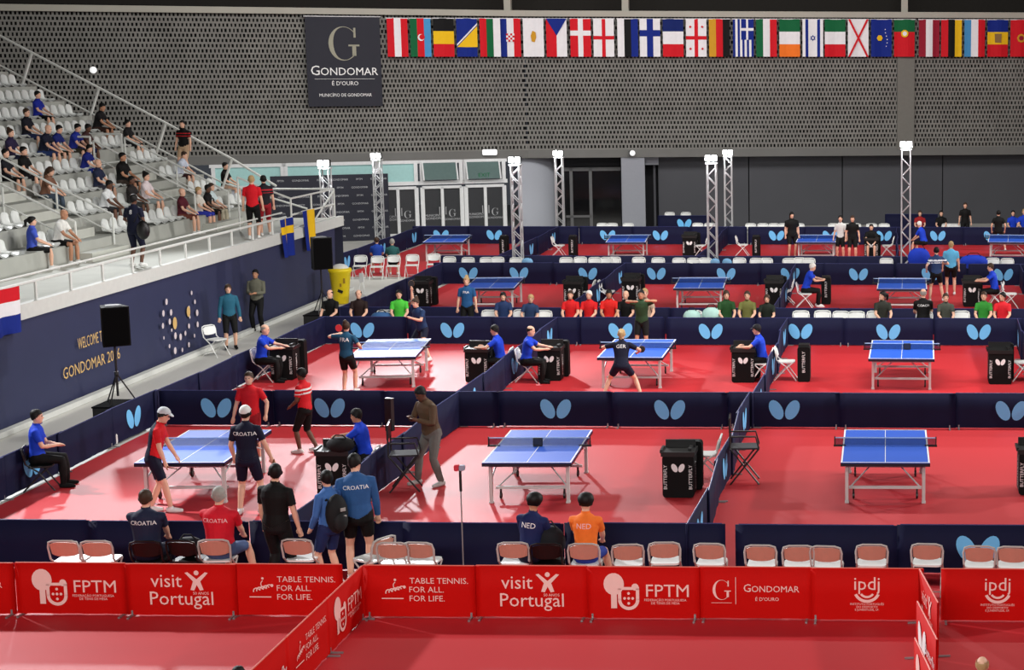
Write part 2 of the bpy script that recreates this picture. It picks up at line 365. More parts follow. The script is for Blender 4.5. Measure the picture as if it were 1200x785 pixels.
# ------------------------------------------------------------------ grandstand
XF, XR, ZW = -18.3, -21.0, 2.45
RISE, DEP, NT = 0.48, 0.90, 12
Y0, Y1 = 28.0, 58.2
gs = MB(); gs.box(((XF + XR) / 2, (Y0 + Y1) / 2, ZW - 0.1), (XF - XR, Y1 - Y0, 0.2)); walk = struct(gs.build('grandstand_walkway', CONCL))
MB().box((XF + 0.02, (Y0 + Y1) / 2, 2.36), (0.16, Y1 - Y0, 0.32)).build('kerb', mat('white_kerb', (206, 208, 204), 0.7, var=0.08), walk)
STAIRS = ((44.8, 47.0, 12), (53.3, 55.5, 4))
for k in range(NT):
    top = ZW + RISE * (k + 1); x = XR - DEP * k
    t = struct(MB().box((x - DEP / 2, (Y0 + Y1) / 2, top - 0.6), (DEP, Y1 - Y0, 1.2)).build('grandstand_tier', CONC))
    for a, b, n in STAIRS:
        if k < n:
            MB().box((x + 0.22, (a + b) / 2, top - 0.36), (0.44, b - a, 0.24)).build('stair_step', CONCL, t)
struct(MB().box(((XR - 6), Y1 - 0.1, 1.2), (12, 0.2, 2.4)).build('wall_grandstand_end', CONC))
bw = MB()
n = 60
for i in range(n + 1):
    y = 26 + (57.4 - 26) * i / n; dx = 0.03 * math.sin(i * 0.9) + 0.02 * math.sin(i * 2.3)
    bw.v += [(dx, y, 0.05), (dx * 0.6, y, 1.2), (0.02, y, 2.3)]
for i in range(n):
    for k in range(2): bw.f.append((i * 3 + k, (i + 1) * 3 + k, (i + 1) * 3 + k + 1, i * 3 + k + 1)); bw.mi.append(0)
ban = bw.build('fascia_banner', mat('navy_banner_cloth', (46, 50, 82), 0.6, 0.35, var=0.12, scale=1.2, bump=0.1), None, smooth=True, loc=(XF + 0.02, 0, 0))
tag(ban, 'long navy cloth banner with gold lettering covering the wall below the spectator stand', 'banner')
struct(MB().box((XF - 0.25, 42, 1.1), (0.4, 33, 2.2)).build('wall_stand_base', mat('dark_drape', (30, 32, 48), 0.8, 0.1)))
struct(MB().box((XF + 0.22, 42.4, 0.06), (0.16, 32, 0.12)).build('trim_4', mat('white_kerb', (206, 208, 204))))
# lettering on the banner (wall plane faces +X: local frame rotated so that local X runs towards -Y)
def on_stand(px, py): p = at(px, py, 0, XF); return p.y, p.z
def stand_print(name, fn, mt, y, z):
    mb = MB(); fn(mb); mb.v = [(0.075 - v[1] * 0.1, v[0] if True else 0, v[2]) for v in mb.v]; return mb.build(name, mt, ban, loc=(0, y, z))
yA, zA = on_stand(103, 406); yB, zB = on_stand(102, 427)
yl, zl = on_stand(69, 437); yr, zr = on_stand(136, 416)
w_ = text_geo('GONDOMAR 2026', True)[0]; tw = max(v[0] for v in w_) - min(v[0] for v in w_)
stand_print('lettering', lambda m_: text(m_, 'GONDOMAR 2026', 0, 0, 0.37, -0.01, True, sx=(yr - yl) / tw / 0.37), GOLD, (yl + yr) / 2, (zl + zr) / 2)
yl2, zl2 = on_stand(84, 408); w2 = text_geo('WELCOME', True)[0]
stand_print('lettering', lambda m_: text(m_, 'WELCOME TO', 0, 0, 0.36, -0.01, True, sx=(yr - yl) / tw / 0.37 * 0.62), GOLD, yl2 + (yr - yl) * .28, zl2 + 0.06)
yb_, zb_ = on_stand(207, 374); PRL = mat('pearl_print', (214, 200, 204), 0.6); rr = random.Random(5)
for rad, nn in ((0.45, 12), (0.8, 16)):
    for i in range(nn):
        a = 2 * math.pi * i / nn + rad
        if math.sin(a) > .8 or (nn == 16 and math.sin(a) > .3 and abs(math.cos(a)) < .6): continue
        q = 0.045 + 0.05 * rr.random(); cx, cz = rad * 1.35 * math.cos(a) * (1 + .1 * rr.random()), rad * math.sin(a)
        stand_print('petal', lambda m_: disc(m_, cx, cz, q, -0.01, 8, 0.9), PRL, yb_, zb_)
for cx, cz, q in ((-.35, -.05, .16), (.55, .12, .14)): stand_print('gold_disc', lambda m_: disc(m_, cx, cz, q, -0.012, 12, .8), GOLD, yb_, zb_)

# ------------------------------------------------------------------ railings
def railing(name, label, posts, tops, extra=(), r=0.03, group=None, shared=None):
    t = thing(name, label, 'railing', posts[0][0] if posts else tops[0][0])
    o = Vector(t.location); sub = lambda p: Vector(p) - o
    for a, b in posts: MB().tube([sub(a), sub(b)], r, 6).build('post', PAINT, t)
    for pl in tops: MB().tube([sub(p) for p in pl], r, 6).build('handrail', PAINT, t)
    for pl in extra: MB().tube([sub(p) for p in pl], r * 0.7, 6).build('lower_rail', PAINT, t)
    return t
ys = [29.0 + 1.62 * i for i in range(15)] + [52.9]
railing('balcony_railing', 'long white steel railing along the front edge of the spectator walkway', [((XF, y, 2.5), (XF, y, 2.93)) for y in ys],
        [[(XF, 29, 2.93), (XF, 52.9, 2.93)]], [[(XF - 0.12, 29, 3.06), (XF - 0.12, 52.9, 3.06)]], 0.035)
yb0, yb1 = 53.4, 57.6
railing('platform_railing', 'white box railing around the small platform at the far end of the stand',
        [((XF, y, 2.3), (XF, y, 3.45)) for y in (yb0, 55.3, yb1)] + [((XF - 1.6, yb0, 2.3), (XF - 1.6, yb0, 4.1)), ((XF - 2.4, yb1, 2.3), (XF - 2.4, yb1, 3.45))],
        [[(XF - 1.6, yb0, 4.1), (XF - 0.9, yb0, 3.8), (XF, yb0, 3.45), (XF, yb1, 3.45), (XF - 2.4, yb1, 3.45)], [(XF, yb0, 2.95), (XF, yb1, 2.95)], [(XF, 55.3, 2.5), (XF, yb1, 3.4)]], [[(XF, yb0, 2.55), (XF, yb1, 2.55)]])
def slope_rail(name, label, Y, xb, xt, n, h=0.95, low=0.45, r=0.03):
    z = lambda x: ZW + max(0, (XR - x)) * RISE / DEP + 0.1
    xs = [xb + (xt - xb) * i / (n - 1) for i in range(n)]
    return railing(name, label, [((x, Y, z(x)), (x, Y, z(x) + h)) for x in xs], [[(x, Y, z(x) + h) for x in xs]], [[(x, Y, z(x) + low) for x in xs]], r)
# far end railing leans outwards
z = lambda x: ZW + max(0, (XR - x)) * RISE / DEP
t = thing('end_railing', 'long sloping white railing with slanted posts down the far end of the stand', 'railing', (XR, Y1, ZW))
xs = [XR - 0.9 - 2.15 * i for i in range(6)]; o = Vector(t.location)
for x in xs: MB().tube([Vector((x - 0.45, Y1, z(x) + 0.1)) - o, Vector((x + 0.08, Y1, z(x) + 1.5)) - o], 0.045, 6).build('post', PAINT, t)
MB().tube([Vector((XR + 0.6, Y1, z(XR + .6) + 1.05)) - o, Vector((xs[0] + .1, Y1, z(xs[0]) + 1.45)) - o] + [Vector((x + 0.08, Y1, z(x) + 1.5)) - o for x in xs[1:]], 0.04, 6).build('handrail', PAINT, t)
MB().tube([Vector((XR + 1.6, Y1, ZW + 0.3)) - o, Vector((xs[0] - 0.3, Y1, z(xs[0]) + .68)) - o] + [Vector((x - 0.25, Y1, z(x) + 0.68)) - o for x in xs[1:]], 0.03, 6).build('lower_rail', PAINT, t)
slope_rail('stair_railing', 'white stair railing on the near side of the nearer stairs', 44.8, -20.95, -24.6, 3)
slope_rail('stair_railing', 'white stair railing on the far side of the nearer stairs', 47.0, -20.95, -25.4, 4)
slope_rail('stair_railing', 'white stair railing on the near side of the far stairs', 53.3, -21.2, -24.2, 3)
slope_rail('stair_railing', 'white stair railing on the far side of the far stairs', 55.5, -21.0, -24.2, 3)
zt = ZW + RISE * 4
railing('landing_railing', 'white box railing at the top of the far stairs', [((x, y, zt - 0.6), (x, y, zt + 0.95)) for x in (-24.3, -25.3) for y in (53.3, 55.5)],
        [[(-24.3, 53.3, zt + .95), (-25.3, 53.3, zt + .95), (-25.3, 55.5, zt + .95), (-24.3, 55.5, zt + .95)]], [[(-24.3, 53.3, zt + .1), (-24.3, 55.5, zt + .1)]], 0.035)

# ------------------------------------------------------------------ bucket seats on the tiers
def seat_mesh():
    mb = MB(); n = 7; prof = [(0.20, 0.0), (0.17, 0.035), (0.0, 0.02), (-0.14, 0.04), (-0.19, 0.14), (-0.215, 0.30), (-0.225, 0.38)]
    V = []
    for i, (x, zz) in enumerate(prof):
        for j in range(7):
            u = (j - 3) / 3; wd = 0.215 if i < 5 else (0.205 if i == 5 else 0.15)
            V.append((x + 0.03 * u * u * (1 if i > 3 else 0), u * wd, zz + 0.05 * u * u * (1 if i < 4 else 0) - (0.03 * u * u if i == 6 else 0)))
    Fs = [(i * 7 + j, i * 7 + j + 1, (i + 1) * 7 + j + 1, (i + 1) * 7 + j) for i in range(6) for j in range(6)]
    m = len(V); V2 = [(x - 0.02, y, zz - 0.02) for x, y, zz in V]
    Fs2 = [tuple(m + q for q in reversed(f)) for f in Fs]
    edge = [j for j in range(7)] + [i * 7 + 6 for i in range(1, 7)] + [42 + j for j in range(5, -1, -1)] + [i * 7 for i in range(5, 0, -1)]
    Fs3 = [(edge[i], edge[(i + 1) % len(edge)], m + edge[(i + 1) % len(edge)], m + edge[i]) for i in range(len(edge))]
    mb.add(V + V2, Fs + Fs2 + Fs3); return mb.mesh('bucket_seat', mat('white_seat_shell', (222, 226, 224), 0.35), True)
SEATM = seat_mesh(); ORD = ['first', 'second', 'third', 'fourth', 'fifth', 'sixth', 'seventh', 'eighth', 'ninth', 'tenth', 'eleventh', 'twelfth', 'thirteenth', 'fourteenth', 'fifteenth', 'sixteenth']
def proj(x, y, z):
    v = np.array([x, y, z - CH]); d = v @ _fw; return PX + F * (v @ _rt) / d, PY - F * (v @ _up) / d
nseat = 0
for k in range(NT):
    cnt = {}; xs_ = XR - 0.28 - DEP * k; zs = ZW + RISE * (k + 1) + 0.02; y = Y0 + 0.4
    while y < Y1 - 0.3:
        px, py = proj(xs_, y, zs + .3)
        blocked = any(a - 0.2 < y < b + 0.2 and k < n_ for a, b, n_ in STAIRS)
        bank = 'nearest' if y < 45 else ('middle' if y < 54.5 else 'farthest')
        if k == 0 and (int(y * 2) % 7 in (0, 1)): blocked = True
        if px > -14 and py > -8 and not blocked:
            cnt[bank] = cnt.get(bank, 0) + 1; s_ = link('stand_seat', SEATM, None, (xs_, y, zs)); tag(s_, 'white bucket seat, %s from the near end, %s tier, %s bank' % (ORD[min(cnt[bank] - 1, 15)], ORD[k], bank), 'seat', 'white seats on the %s tier, %s bank' % (ORD[k], bank)); nseat += 1
        y += 0.52
print('seats', nseat)

# ------------------------------------------------------------------ barriers
def cover_mesh(L, h, mt, seed):
    r = random.Random(seed); n = 16; V = []; ph = r.random() * 6
    for sgn in (-1, 1):
        for i in range(n + 1):
            x = -L / 2 + L * i / n; d = 0.006 * math.sin(i * 1.3 + ph) + 0.004 * math.sin(i * 2.9 + ph * 2)
            V += [(x, sgn * 0.014 + d, 0.02), (x, sgn * 0.014 + d * .7, h * .5), (x, sgn * 0.014, h)]
    m = 3 * (n + 1); Fs = []
    for i in range(n):
        for k in range(2):
            a = i * 3 + k; Fs.append((a, a + 3, a + 4, a + 1)); Fs.append((m + a + 1, m + a + 4, m + a + 3, m + a))
        Fs.append((i * 3 + 2, i * 3 + 5, m + i * 3 + 5, m + i * 3 + 2))
    for i in (0, n): Fs += [(i * 3, i * 3 + 1, m + i * 3 + 1, m + i * 3), (i * 3 + 1, i * 3 + 2, m + i * 3 + 2, m + i * 3 + 1)]
    mb = MB(); mb.add(V, Fs); return mb.mesh('cover', mt, True)
NCV = [cover_mesh(2.40, 0.745, NAVY, s) for s in (1, 2, 3)]; RCV = [cover_mesh(1.535, 0.735, REDF, s) for s in (4, 5)]
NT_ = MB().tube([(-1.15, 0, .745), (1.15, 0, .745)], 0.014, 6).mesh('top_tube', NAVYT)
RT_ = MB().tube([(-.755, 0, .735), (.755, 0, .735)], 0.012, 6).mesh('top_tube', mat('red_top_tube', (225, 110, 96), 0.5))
def footm(x): return MB().box((x, 0, .012), (0.03, 0.34, 0.02)).box((x, 0, .04), (0.025, 0.03, .08)).mesh('foot', STEEL)
FT = [footm(-1.08), footm(1.08)]; FR = [footm(-.7), footm(.7)]
EMB = wings(MB(), 0, 0.385, 0.66, -0.026).mesh('wing_emblem', SKY)
EMB2 = wings(MB(), 0, 0.385, 0.66, 0.026); EMB2.v = [(-v[0], 0.026, v[2]) for v in EMB2.v]; EMB2 = EMB2.mesh('wing_emblem', SKY)
def navy(x, y, rz, label, emb=0, group=None, seed=0):
    t = thing('court_barrier', label, 'barrier', (x, y, 0.01), rz, group)
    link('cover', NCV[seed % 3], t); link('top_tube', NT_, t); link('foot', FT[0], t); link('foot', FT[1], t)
    if emb == 1 or emb == 3: link('wing_emblem', EMB, t)
    if emb == 2 or emb == 3: link('wing_emblem', EMB2, t)
    return t
def posw(i, n): return 'leftmost' if i == 0 else ('rightmost' if i == n - 1 else ORD[i] + ' from left')
def brow(Y, specs, where):
    n = len(specs)
    for i, (px, e) in enumerate(specs):
        x = xat(px, Y, .4); navy(x, Y + 0.045 * (i % 2), math.radians(random.uniform(-.4, .4)), 'navy barrier %s, %s %s' % ('with wing ovals' if e else 'without emblem', posw(i, n), where), e, 'navy barriers ' + where, i)
YC, Y1B, Y2B, Y2A, Y3B, Y3A, Y4B = 25.4, 36.0, 46.9, 48.8, 60.0, 62.3, 73.7
brow(YC, [(-175, 2), (12, 2), (199, 2), (386, 2), (567, 2), (755.5, 2), (956.5, 2), (1146, 1), (1325, 2)], 'in front of the first courts')
brow(Y1B, [(254, 1), (386, 1), (518, 0), (651, 1), (785, 1), (919, 1), (1052, 0), (1185, 1)], 'between first and second courts')
brow(Y2B, [(425, 1), (530, 1), (629, 0), (727, 1), (833, 1), (938, 1), (1041, 1), (1147, 1), (1250, 1)], 'behind the second courts')
brow(Y2A, [(440 + 99 * i, 0) for i in range(9)], 'behind the seated spectators')
brow(Y3B, [(549, 1), (608, 1), (689, 1), (769, 1), (851, 1), (926, 1), (1006, 1), (1091, 1), (1176, 1)], 'behind the third courts')
brow(Y3A, [(556 + 77.5 * i, 0) for i in range(9)], 'before the farthest courts')
brow(Y4B, [(517, 1), (579, 1), (645, 0), (712, 1), (774, 1), (842, 0), (910, 1), (973, 1), (1036, 1), (1099, 1), (1162, 1), (1224, 1)], 'behind the farthest courts')
def bcol(x, ya, yb, n, where, emb, zig=1.2):
    for i in range(n):
        y = ya + (yb - ya) * (i + .5) / n
        navy(x + 0.03 * (i % 2), y, math.pi / 2 + math.radians(zig * (1 if i % 2 else -1)), 'navy barrier, %s from near end of %s' % (ORD[i], where), emb if i % 2 == 0 else 0, where, i)
bcol(-15.42, YC - 0.1, Y1B, 5, 'the walkway line, first courts', 1)
bcol(-9.05, YC + 0.1, Y1B, 5, 'the front left divider', 0, 2.0)
bcol(-2.98, YC + 0.1, Y1B, 5, 'the front right divider', 1, 2.0)
bcol(-15.33, Y1B, Y2B, 5, 'the walkway line, second courts', 0)
bcol(-9.02, Y1B, Y2B, 5, 'the left divider, second courts', 1)
bcol(-2.83, Y1B, Y2B, 5, 'the middle divider, second courts', 1, 2.0)
bcol(3.35, Y1B, Y2B, 5, 'the right divider, second courts', 2)
bcol(-15.45, Y2A, Y3B, 5, 'the walkway line, third courts', 0)
bcol(-9.15, Y2A, Y3B, 5, 'the left divider, third courts', 1)
bcol(-3.3, Y2A, Y3B, 5, 'the middle divider, third courts', 1)
bcol(4.35, Y2A, Y3B, 5, 'the right divider, third courts', 0)
bcol(-19.8, Y3A, Y4B, 5, 'the left edge , farthest courts', 1)
bcol(-14.0, Y3A, Y4B, 5, 'the left divider , farthest courts', 1)
bcol(-6.9, Y3A, Y4B, 5, 'the middle divider , farthest courts', 0)
bcol(0.2, Y3A, Y4B, 5, 'the right divider , farthest courts', 1)
for i, px in enumerate((786, 1052)): navy(xat(px + 16, 79.2 + i, .4), 79.2 + i, 0, ('navy barrier with wing ovals standing alone before the dark doorway', 'navy barrier standing alone before the grey wall behind the right tower')[i], 1 - i, None, i)

# ------------------------------------------------------------------ red sponsor barriers
def lg_fptm(m_, s=1.0, y=-0.024):
    disc(m_, -0.40 * s, 0.50, 0.155 * s, y, 18, 0.9); rect(m_, -0.44 * s, -0.36 * s, 0.16, 0.40, y)
    ring(m_, -0.20 * s, 0.28, 0.10 * s, 0.145 * s, 175, 365, 14, y - .001); rect(m_, -0.345 * s, -0.055 * s, 0.42, 0.46, y - .001); rect(m_, -0.345 * s, -0.30 * s, 0.28, 0.44, y - .001); rect(m_, -0.10 * s, -0.055 * s, 0.28, 0.44, y - .001)
    for dx, dz in ((0, 0), (0, .07), (0, -.07), (-.055, 0), (.055, 0)): disc(m_, -0.20 * s + dx, 0.30 + dz, 0.02, y - .001, 8)
    disc(m_, -0.11 * s, 0.46, 0.05, y, 10); text(m_, 'FPTM', 0.33 * s, 0.40, 0.25 * s, y, True, 1.05)
    text(m_, 'FEDERAÇÃO PORTUGUESA\nDE TÉNIS DE MESA', 0.30 * s, 0.255, 0.047 * s, y)
def lg_visit(m_, s=1.0, y=-0.024):
    text(m_, 'visit', -0.20, 0.50, 0.27, y); text(m_, 'Portugal', 0.0, 0.25, 0.27, y)
    cx, cz = 0.22, 0.50; disc(m_, cx, cz + 0.12, 0.035, y, 10)
    m_.poly([(cx - .16, cz + .12), (cx - .12, cz + .13), (cx, cz + .03), (cx + .12, cz + .13), (cx + .16, cz + .12), (cx + .05, cz), (cx + .09, cz - .12), (cx + .04, cz - .13), (cx, cz - .05), (cx - .04, cz - .13), (cx - .09, cz - .12), (cx - .05, cz)], y)
    text(m_, '50 ANOS', cx + 0.05, cz - 0.17, 0.055, y)
def lg_tt(m_, s=1.0, y=-0.024):
    [text(m_, tx_, -0.15, 0.525 - .125 * q_, 0.115, y, False, 1.05, 0, 1.05) for q_, tx_ in enumerate(('TABLE TENNIS.', 'FOR ALL.', 'FOR LIFE.'))]
    for i in range(5): ring(m_, -0.42 + 0.045 * i, 0.36 + .012 * i, 0.035, 0.05, 20, 200, 8, y)
    m_.poly([(-.52, .27), (-.22, .27), (-.22, .285), (-.52, .285)], y); ring(m_, -0.30, 0.46, 0.05, 0.062, 120, 300, 8, y); disc(m_, -0.205, 0.44, 0.022, y, 8); disc(m_, -0.33, 0.54, 0.018, y, 8)
def lg_gon(m_, s=1.0, y=-0.024):
    serif_g(m_, -0.46, 0.42, 0.14, y); rect(m_, -0.27, -0.262, 0.22, 0.60, y); small_caps(m_, 'G', 'ONDOMAR', 0.22, 0.43, 0.125, y)
    text(m_, 'É D\'OURO', 0.16, 0.29, 0.07, y); rect(m_, -.60, -.32, .235, .241, y)
def lg_ipdj(m_, s=1.0, y=-0.024):
    text(m_, 'ipdj', 0, 0.52, 0.26, y, True); ring(m_, 0, 0.45, 0.15, 0.19, 205, 335, 12, y); ring(m_, 0.0, 0.44, 0.085, 0.115, 215, 325, 8, y)
    text(m_, 'INSTITUTO PORTUGUÊS\nDO DESPORTO\nE JUVENTUDE, I.P.', 0, 0.20, 0.042, y)
def lg_wing(m_, s=1.0, y=-0.024): wings(m_, -0.25, 0.38, 0.62, y); text(m_, 'Butterfly', 0.35, 0.38, 0.2, y, True)
LG = {}
for nm, fn in (('fptm', lg_fptm), ('visit', lg_visit), ('tt', lg_tt), ('gon', lg_gon), ('ipdj', lg_ipdj), ('wing', lg_wing)):
    mb = MB(); fn(mb); LG[nm] = mb.mesh('lettering', PRINT if nm != 'wing' else WPRINT)
LGN = {'fptm': 'FPTM', 'visit': 'visit Portugal', 'tt': 'FOR ALL. FOR LIFE.', 'gon': 'G and GONDOMAR', 'ipdj': 'ipdj', 'wing': 'Butterfly'}
def red(x, y, rz, lg, where, i=0, back=None):
    t = thing('sponsor_barrier', 'red barrier reading %s, %s' % (LGN[lg], where), 'barrier', (x, y, 0.01), rz, 'red sponsor barriers')
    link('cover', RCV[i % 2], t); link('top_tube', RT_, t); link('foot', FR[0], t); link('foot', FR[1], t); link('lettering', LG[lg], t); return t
YR = 23.18
for i, (px, lg) in enumerate(((-47, 'gon'), (83, 'fptm'), (213, 'visit'), (336, 'tt'))):
    red(xat(px, YR, .4), YR + 0.03 * (i % 2), 0, lg, ('at the left frame edge', 'left of the visit Portugal one, behind two chairs', 'in front of the man in the navy jacket', 'just left of the aisle gap')[i], i)
for i, (px, lg) in enumerate(((492, 'tt'), (623, 'visit'), (754, 'fptm'), (885, 'gon'), (1016, 'ipdj'))):
    red(xat(px, YR, .4), YR + 0.025 * (i % 2), 0, lg, ('just right of the aisle gap', 'in front of the seated player in navy', 'in front of the seated player in orange', 'under three empty folding chairs', 'left of the narrow red divider')[i], i)
red(xat(1169, YR, .4), YR, 0, 'ipdj', 'at the right frame edge', 1)
for i, lg in enumerate(('fptm', 'tt', 'wing', 'fptm')): red(-7.2, YR - 0.80 - 1.53 * i, math.pi / 2, lg, '%s panel of the slanting left divider' % ORD[i], i)
for i, lg in enumerate(('visit', 'wing', 'fptm')):
    red(0.50 - 0.05 * i, YR - 0.78 - 1.45 * i, -math.pi / 2 + math.radians(8), lg, '%s panel of the narrow right divider' % ORD[i], i)
# ================================================================== TABLE TENNIS TABLES
TBLUE = mat('table_blue', (40, 92, 204), 0.55, 0.4, var=0.04, scale=3); TEDGE = mat('table_dark_edge', (18, 22, 40), 0.4); TLEG = mat('pale_grey_steel', (208, 208, 206), 0.4)
NETM = mat('net_mesh', (30, 40, 70), 0.8, 0.1, alpha=0.42)
def make_table():
    t = thing('table_tennis_table', 'x', 'table', group='blue table tennis tables')
    L, Wd, h = 2.74, 1.525, 0.76
    MB().box((0, 0, h - 0.0125), (Wd, L, 0.025)).build('tabletop', TBLUE, t)
    mb = MB()
    for sg in (-1, 1): mb.box((sg * (Wd / 2 - .004), 0, h - .04), (0.012, L + .004, 0.055)); mb.box((0, sg * (L / 2 - .004), h - .04), (Wd + .004, 0.012, 0.055))
    mb.build('edge_frame', TEDGE, t)
    for sg in (-1, 1):
        MB().box((sg * (Wd / 2 - .016), 0, h + .002), (0.026, L, 0.003)).build('side_line', WPRINT, t); MB().box((0, sg * (L / 2 - .014), h + .0025), (Wd, 0.026, 0.003)).build('end_line', WPRINT, t)
    MB().box((0, 0, h + .002), (0.010, L, 0.003)).build('centre_line', WPRINT, t)
    n_ = MB().box((0, 0, h + .07), (Wd + .26, 0.006, 0.13)).build('net', NETM, t); MB().box((0, 0, h + .143), (Wd + .27, 0.012, 0.018)).build('net_tape', mat('net_tape_white', (170, 196, 232), 0.7), n_)
    for sg in (-1, 1):
        p = MB().box((sg * (Wd / 2 + .14), 0, h + .08), (0.02, 0.035, 0.17)).box((sg * (Wd / 2 + .05), 0, h + .0), (0.22, 0.05, 0.03)).box((sg * (Wd / 2 - .01), 0, h - .035), (0.03, 0.05, 0.08)).build('net_post', BLACK, t)
    for sy in (-1, 1):
        for sx in (-1, 1):
            MB().box((sx * (Wd / 2 - .10), sy * 1.13, 0.36), (0.055, 0.07, 0.72)).box((sx * (Wd / 2 - .10), sy * 1.13, 0.015), (0.07, 0.09, 0.03)).build('leg', TLEG, t)
            w = MB().lathe([(.045, -.02), (.06, -.015), (.06, .015), (.045, .02)], 10, axis=0, c=(sx * (Wd / 2 - .21), sy * 0.83, 0.06)).box((sx * (Wd / 2 - .21), sy * .83, .13), (0.03, 0.05, 0.1)).build('wheel', BLACK, t)
        MB().box((0, sy * 1.13, 0.66), (Wd - .2, 0.04, 0.05)).build('end_rail', TLEG, t)
        MB().box((0, sy * .83, 0.20), (Wd - .26, 0.05, 0.045)).build('axle_bar', TLEG, t)
        MB().tube([(-Wd / 2 + .12, sy * 1.13, .45), (-Wd / 2 + .12, sy * .3, .70)], .015, 6).tube([(Wd / 2 - .12, sy * 1.13, .45), (Wd / 2 - .12, sy * .3, .70)], .015, 6).build('brace', TLEG, t)
        MB().tube([(-Wd / 2 + .15, sy * .83, .2), (-.12, sy * 0.3, .62)], .014, 6).tube([(Wd / 2 - .15, sy * .83, .2), (.12, sy * 0.3, .62)], .014, 6).build('folding_strut', TLEG, t)
    return t
TP = make_table()
def table_at(px, py, ppx, ppy, label):     # near-edge centre, far-edge centre pixels at table height
    a, b = gnd(px, py, .76), gnd(ppx, ppy, .76); rz = math.atan2(-(b.x - a.x), b.y - a.y); d = (b - a).normalized()
    c = a + d * 1.37; return proto_use(TP, (c.x, c.y, 0.012), rz, label), c, rz
tabs = [table_at(*a) for a in (
    (210, 543, 268, 505.5, 'blue table tennis table on the front left court between the capped players'),
    (617, 543, 645.5, 505.5, 'blue table tennis table on the front middle court with a black marker at its net'),
    (1037.5, 543, 1037.5, 505.2, 'blue table tennis table standing square on the front right court'),
    (447.5, 419, 468.5, 397.8, 'blue table tennis table on the second line, where the lunging player stretches'),
    (738, 419.5, 756, 398.5, 'blue table tennis table on the second line in front of the crouching player from behind'),
    (1056.3, 421, 1058, 398.5, 'blue table tennis table on the second line, right, with black marker at its net'),
    (573, 338, 587, 325, 'blue table tennis table on the third line behind the standing player in teal'),
    (818.5, 338, 824.5, 325, 'blue table tennis table on the third line, middle court, nobody beside it'),
    (1057, 338.8, 1057.5, 325.5, 'blue table tennis table on the third line left of the two chatting players'),
    (519, 284, 531, 275.3, 'blue table tennis table on the farthest line, left, before the entrance doors'),
    (733, 284, 739, 275.3, 'blue table tennis table on the farthest line before the grey column'),
    (956, 284, 959, 275.3, 'blue table tennis table on the farthest line beside the person in black'),
    (1181, 284, 1182, 275.3, 'blue table tennis table on the farthest line at the right edge'))]
def marker(i, dx, label):
    _, c, rz = tabs[i]; t = thing('net_marker', label, 'marker', (c.x + dx, c.y - .02, 0.775), rz)
    MB().rbox((0, -.03, .075), (0.17, 0.03, 0.15), .012).build('panel', BLACK, t); MB().box((0, 0, .005), (.12, .1, .01)).build('base', BLACK, t); MB().rbox((0, -.047, .08), (0.12, 0.004, 0.10), .008).build('face', mat('dark_screen', (36, 38, 50), 0.3), t)
marker(1, -.02, 'small black marker at the net of the front middle table'); marker(5, .12, 'small black marker at the net of the second line right table')
for i, lb in ((3, 'third line left'), (7, 'x')): pass

# ================================================================== CHAIRS
def make_fold(name, back_m, frame_m, seat_m):
    t = thing(name, 'x', 'chair')
    bk = MB(); n = 8; V = []
    for sgn in (0, 1):
        for i in range(n + 1):
            u = -1 + 2 * i / n; w = 0.205
            zt = 0.76 - 0.035 * abs(u) ** 4; zb = 0.545 + 0.03 * abs(u) ** 3; y = -0.215 + 0.03 * (1 - u * u) * -1 + sgn * .018
            V += [(u * w * .94, y + .02, zb), (u * w, y - .02, zt)]
    m = 2 * (n + 1); Fs = []
    for i in range(n): Fs += [(2 * i, 2 * i + 2, 2 * i + 3, 2 * i + 1), (m + 2 * i + 1, m + 2 * i + 3, m + 2 * i + 2, m + 2 * i), (2 * i + 1, 2 * i + 3, m + 2 * i + 3, m + 2 * i + 1), (m + 2 * i, m + 2 * i + 2, 2 * i + 2, 2 * i)]
    Fs += [(0, 1, m + 1, m), (2 * n + 1, 2 * n, m + 2 * n, m + 2 * n + 1)]
    bk.add(V, Fs); bk.build('backrest', back_m, t, smooth=False)
    st = MB(); st.rbox((0, 0.02, .44), (0.41, 0.40, 0.028), .07, 'z', 4); st.build('seat', seat_m, t)
    MB().tube([(-.215, -.20, .50), (-.225, -.235, .68), (-.205, -.255, .76), (-.13, -.262, .785), (.13, -.262, .785), (.205, -.255, .76), (.225, -.235, .68), (.215, -.20, .50)], .016, 6).build('back_frame', frame_m, t)
    for sx in (-1, 1):
        MB().tube([(sx * .215, -.20, .50), (sx * .22, .0, .36), (sx * .22, .26, .0)], .014, 6).build('leg', frame_m, t)
        MB().tube([(sx * .20, .17, .43), (sx * .20, 0, .28), (sx * .20, -.27, .0)], .014, 6).build('leg', frame_m, t)
    MB().tube([(-.2, -.2, .07), (.2, -.2, .07)], .010, 5).build('crossbar', frame_m, t)
    return t
SHADED_BACK = mat('shaded_white_plastic', (196, 140, 122), 0.45)  # white chair backs, shade and red floor bounce painted into the colour
CF = make_fold('folding_chair', SHADED_BACK, mat('white_grey_tube', (188, 186, 182), 0.35), WHITE)
CW = make_fold('folding_chair', WHITE, WHITE, WHITE)
CB = make_fold('folding_chair', BLACK, DKM, BLACK)
def chair(pr, px, Y, rz, label, group=None, z=0.0, zr=.6): return proto_use(pr, (xat(px, Y, zr), Y, z + .012), rz, label, group)
GF = 'folding chairs behind the red barriers'
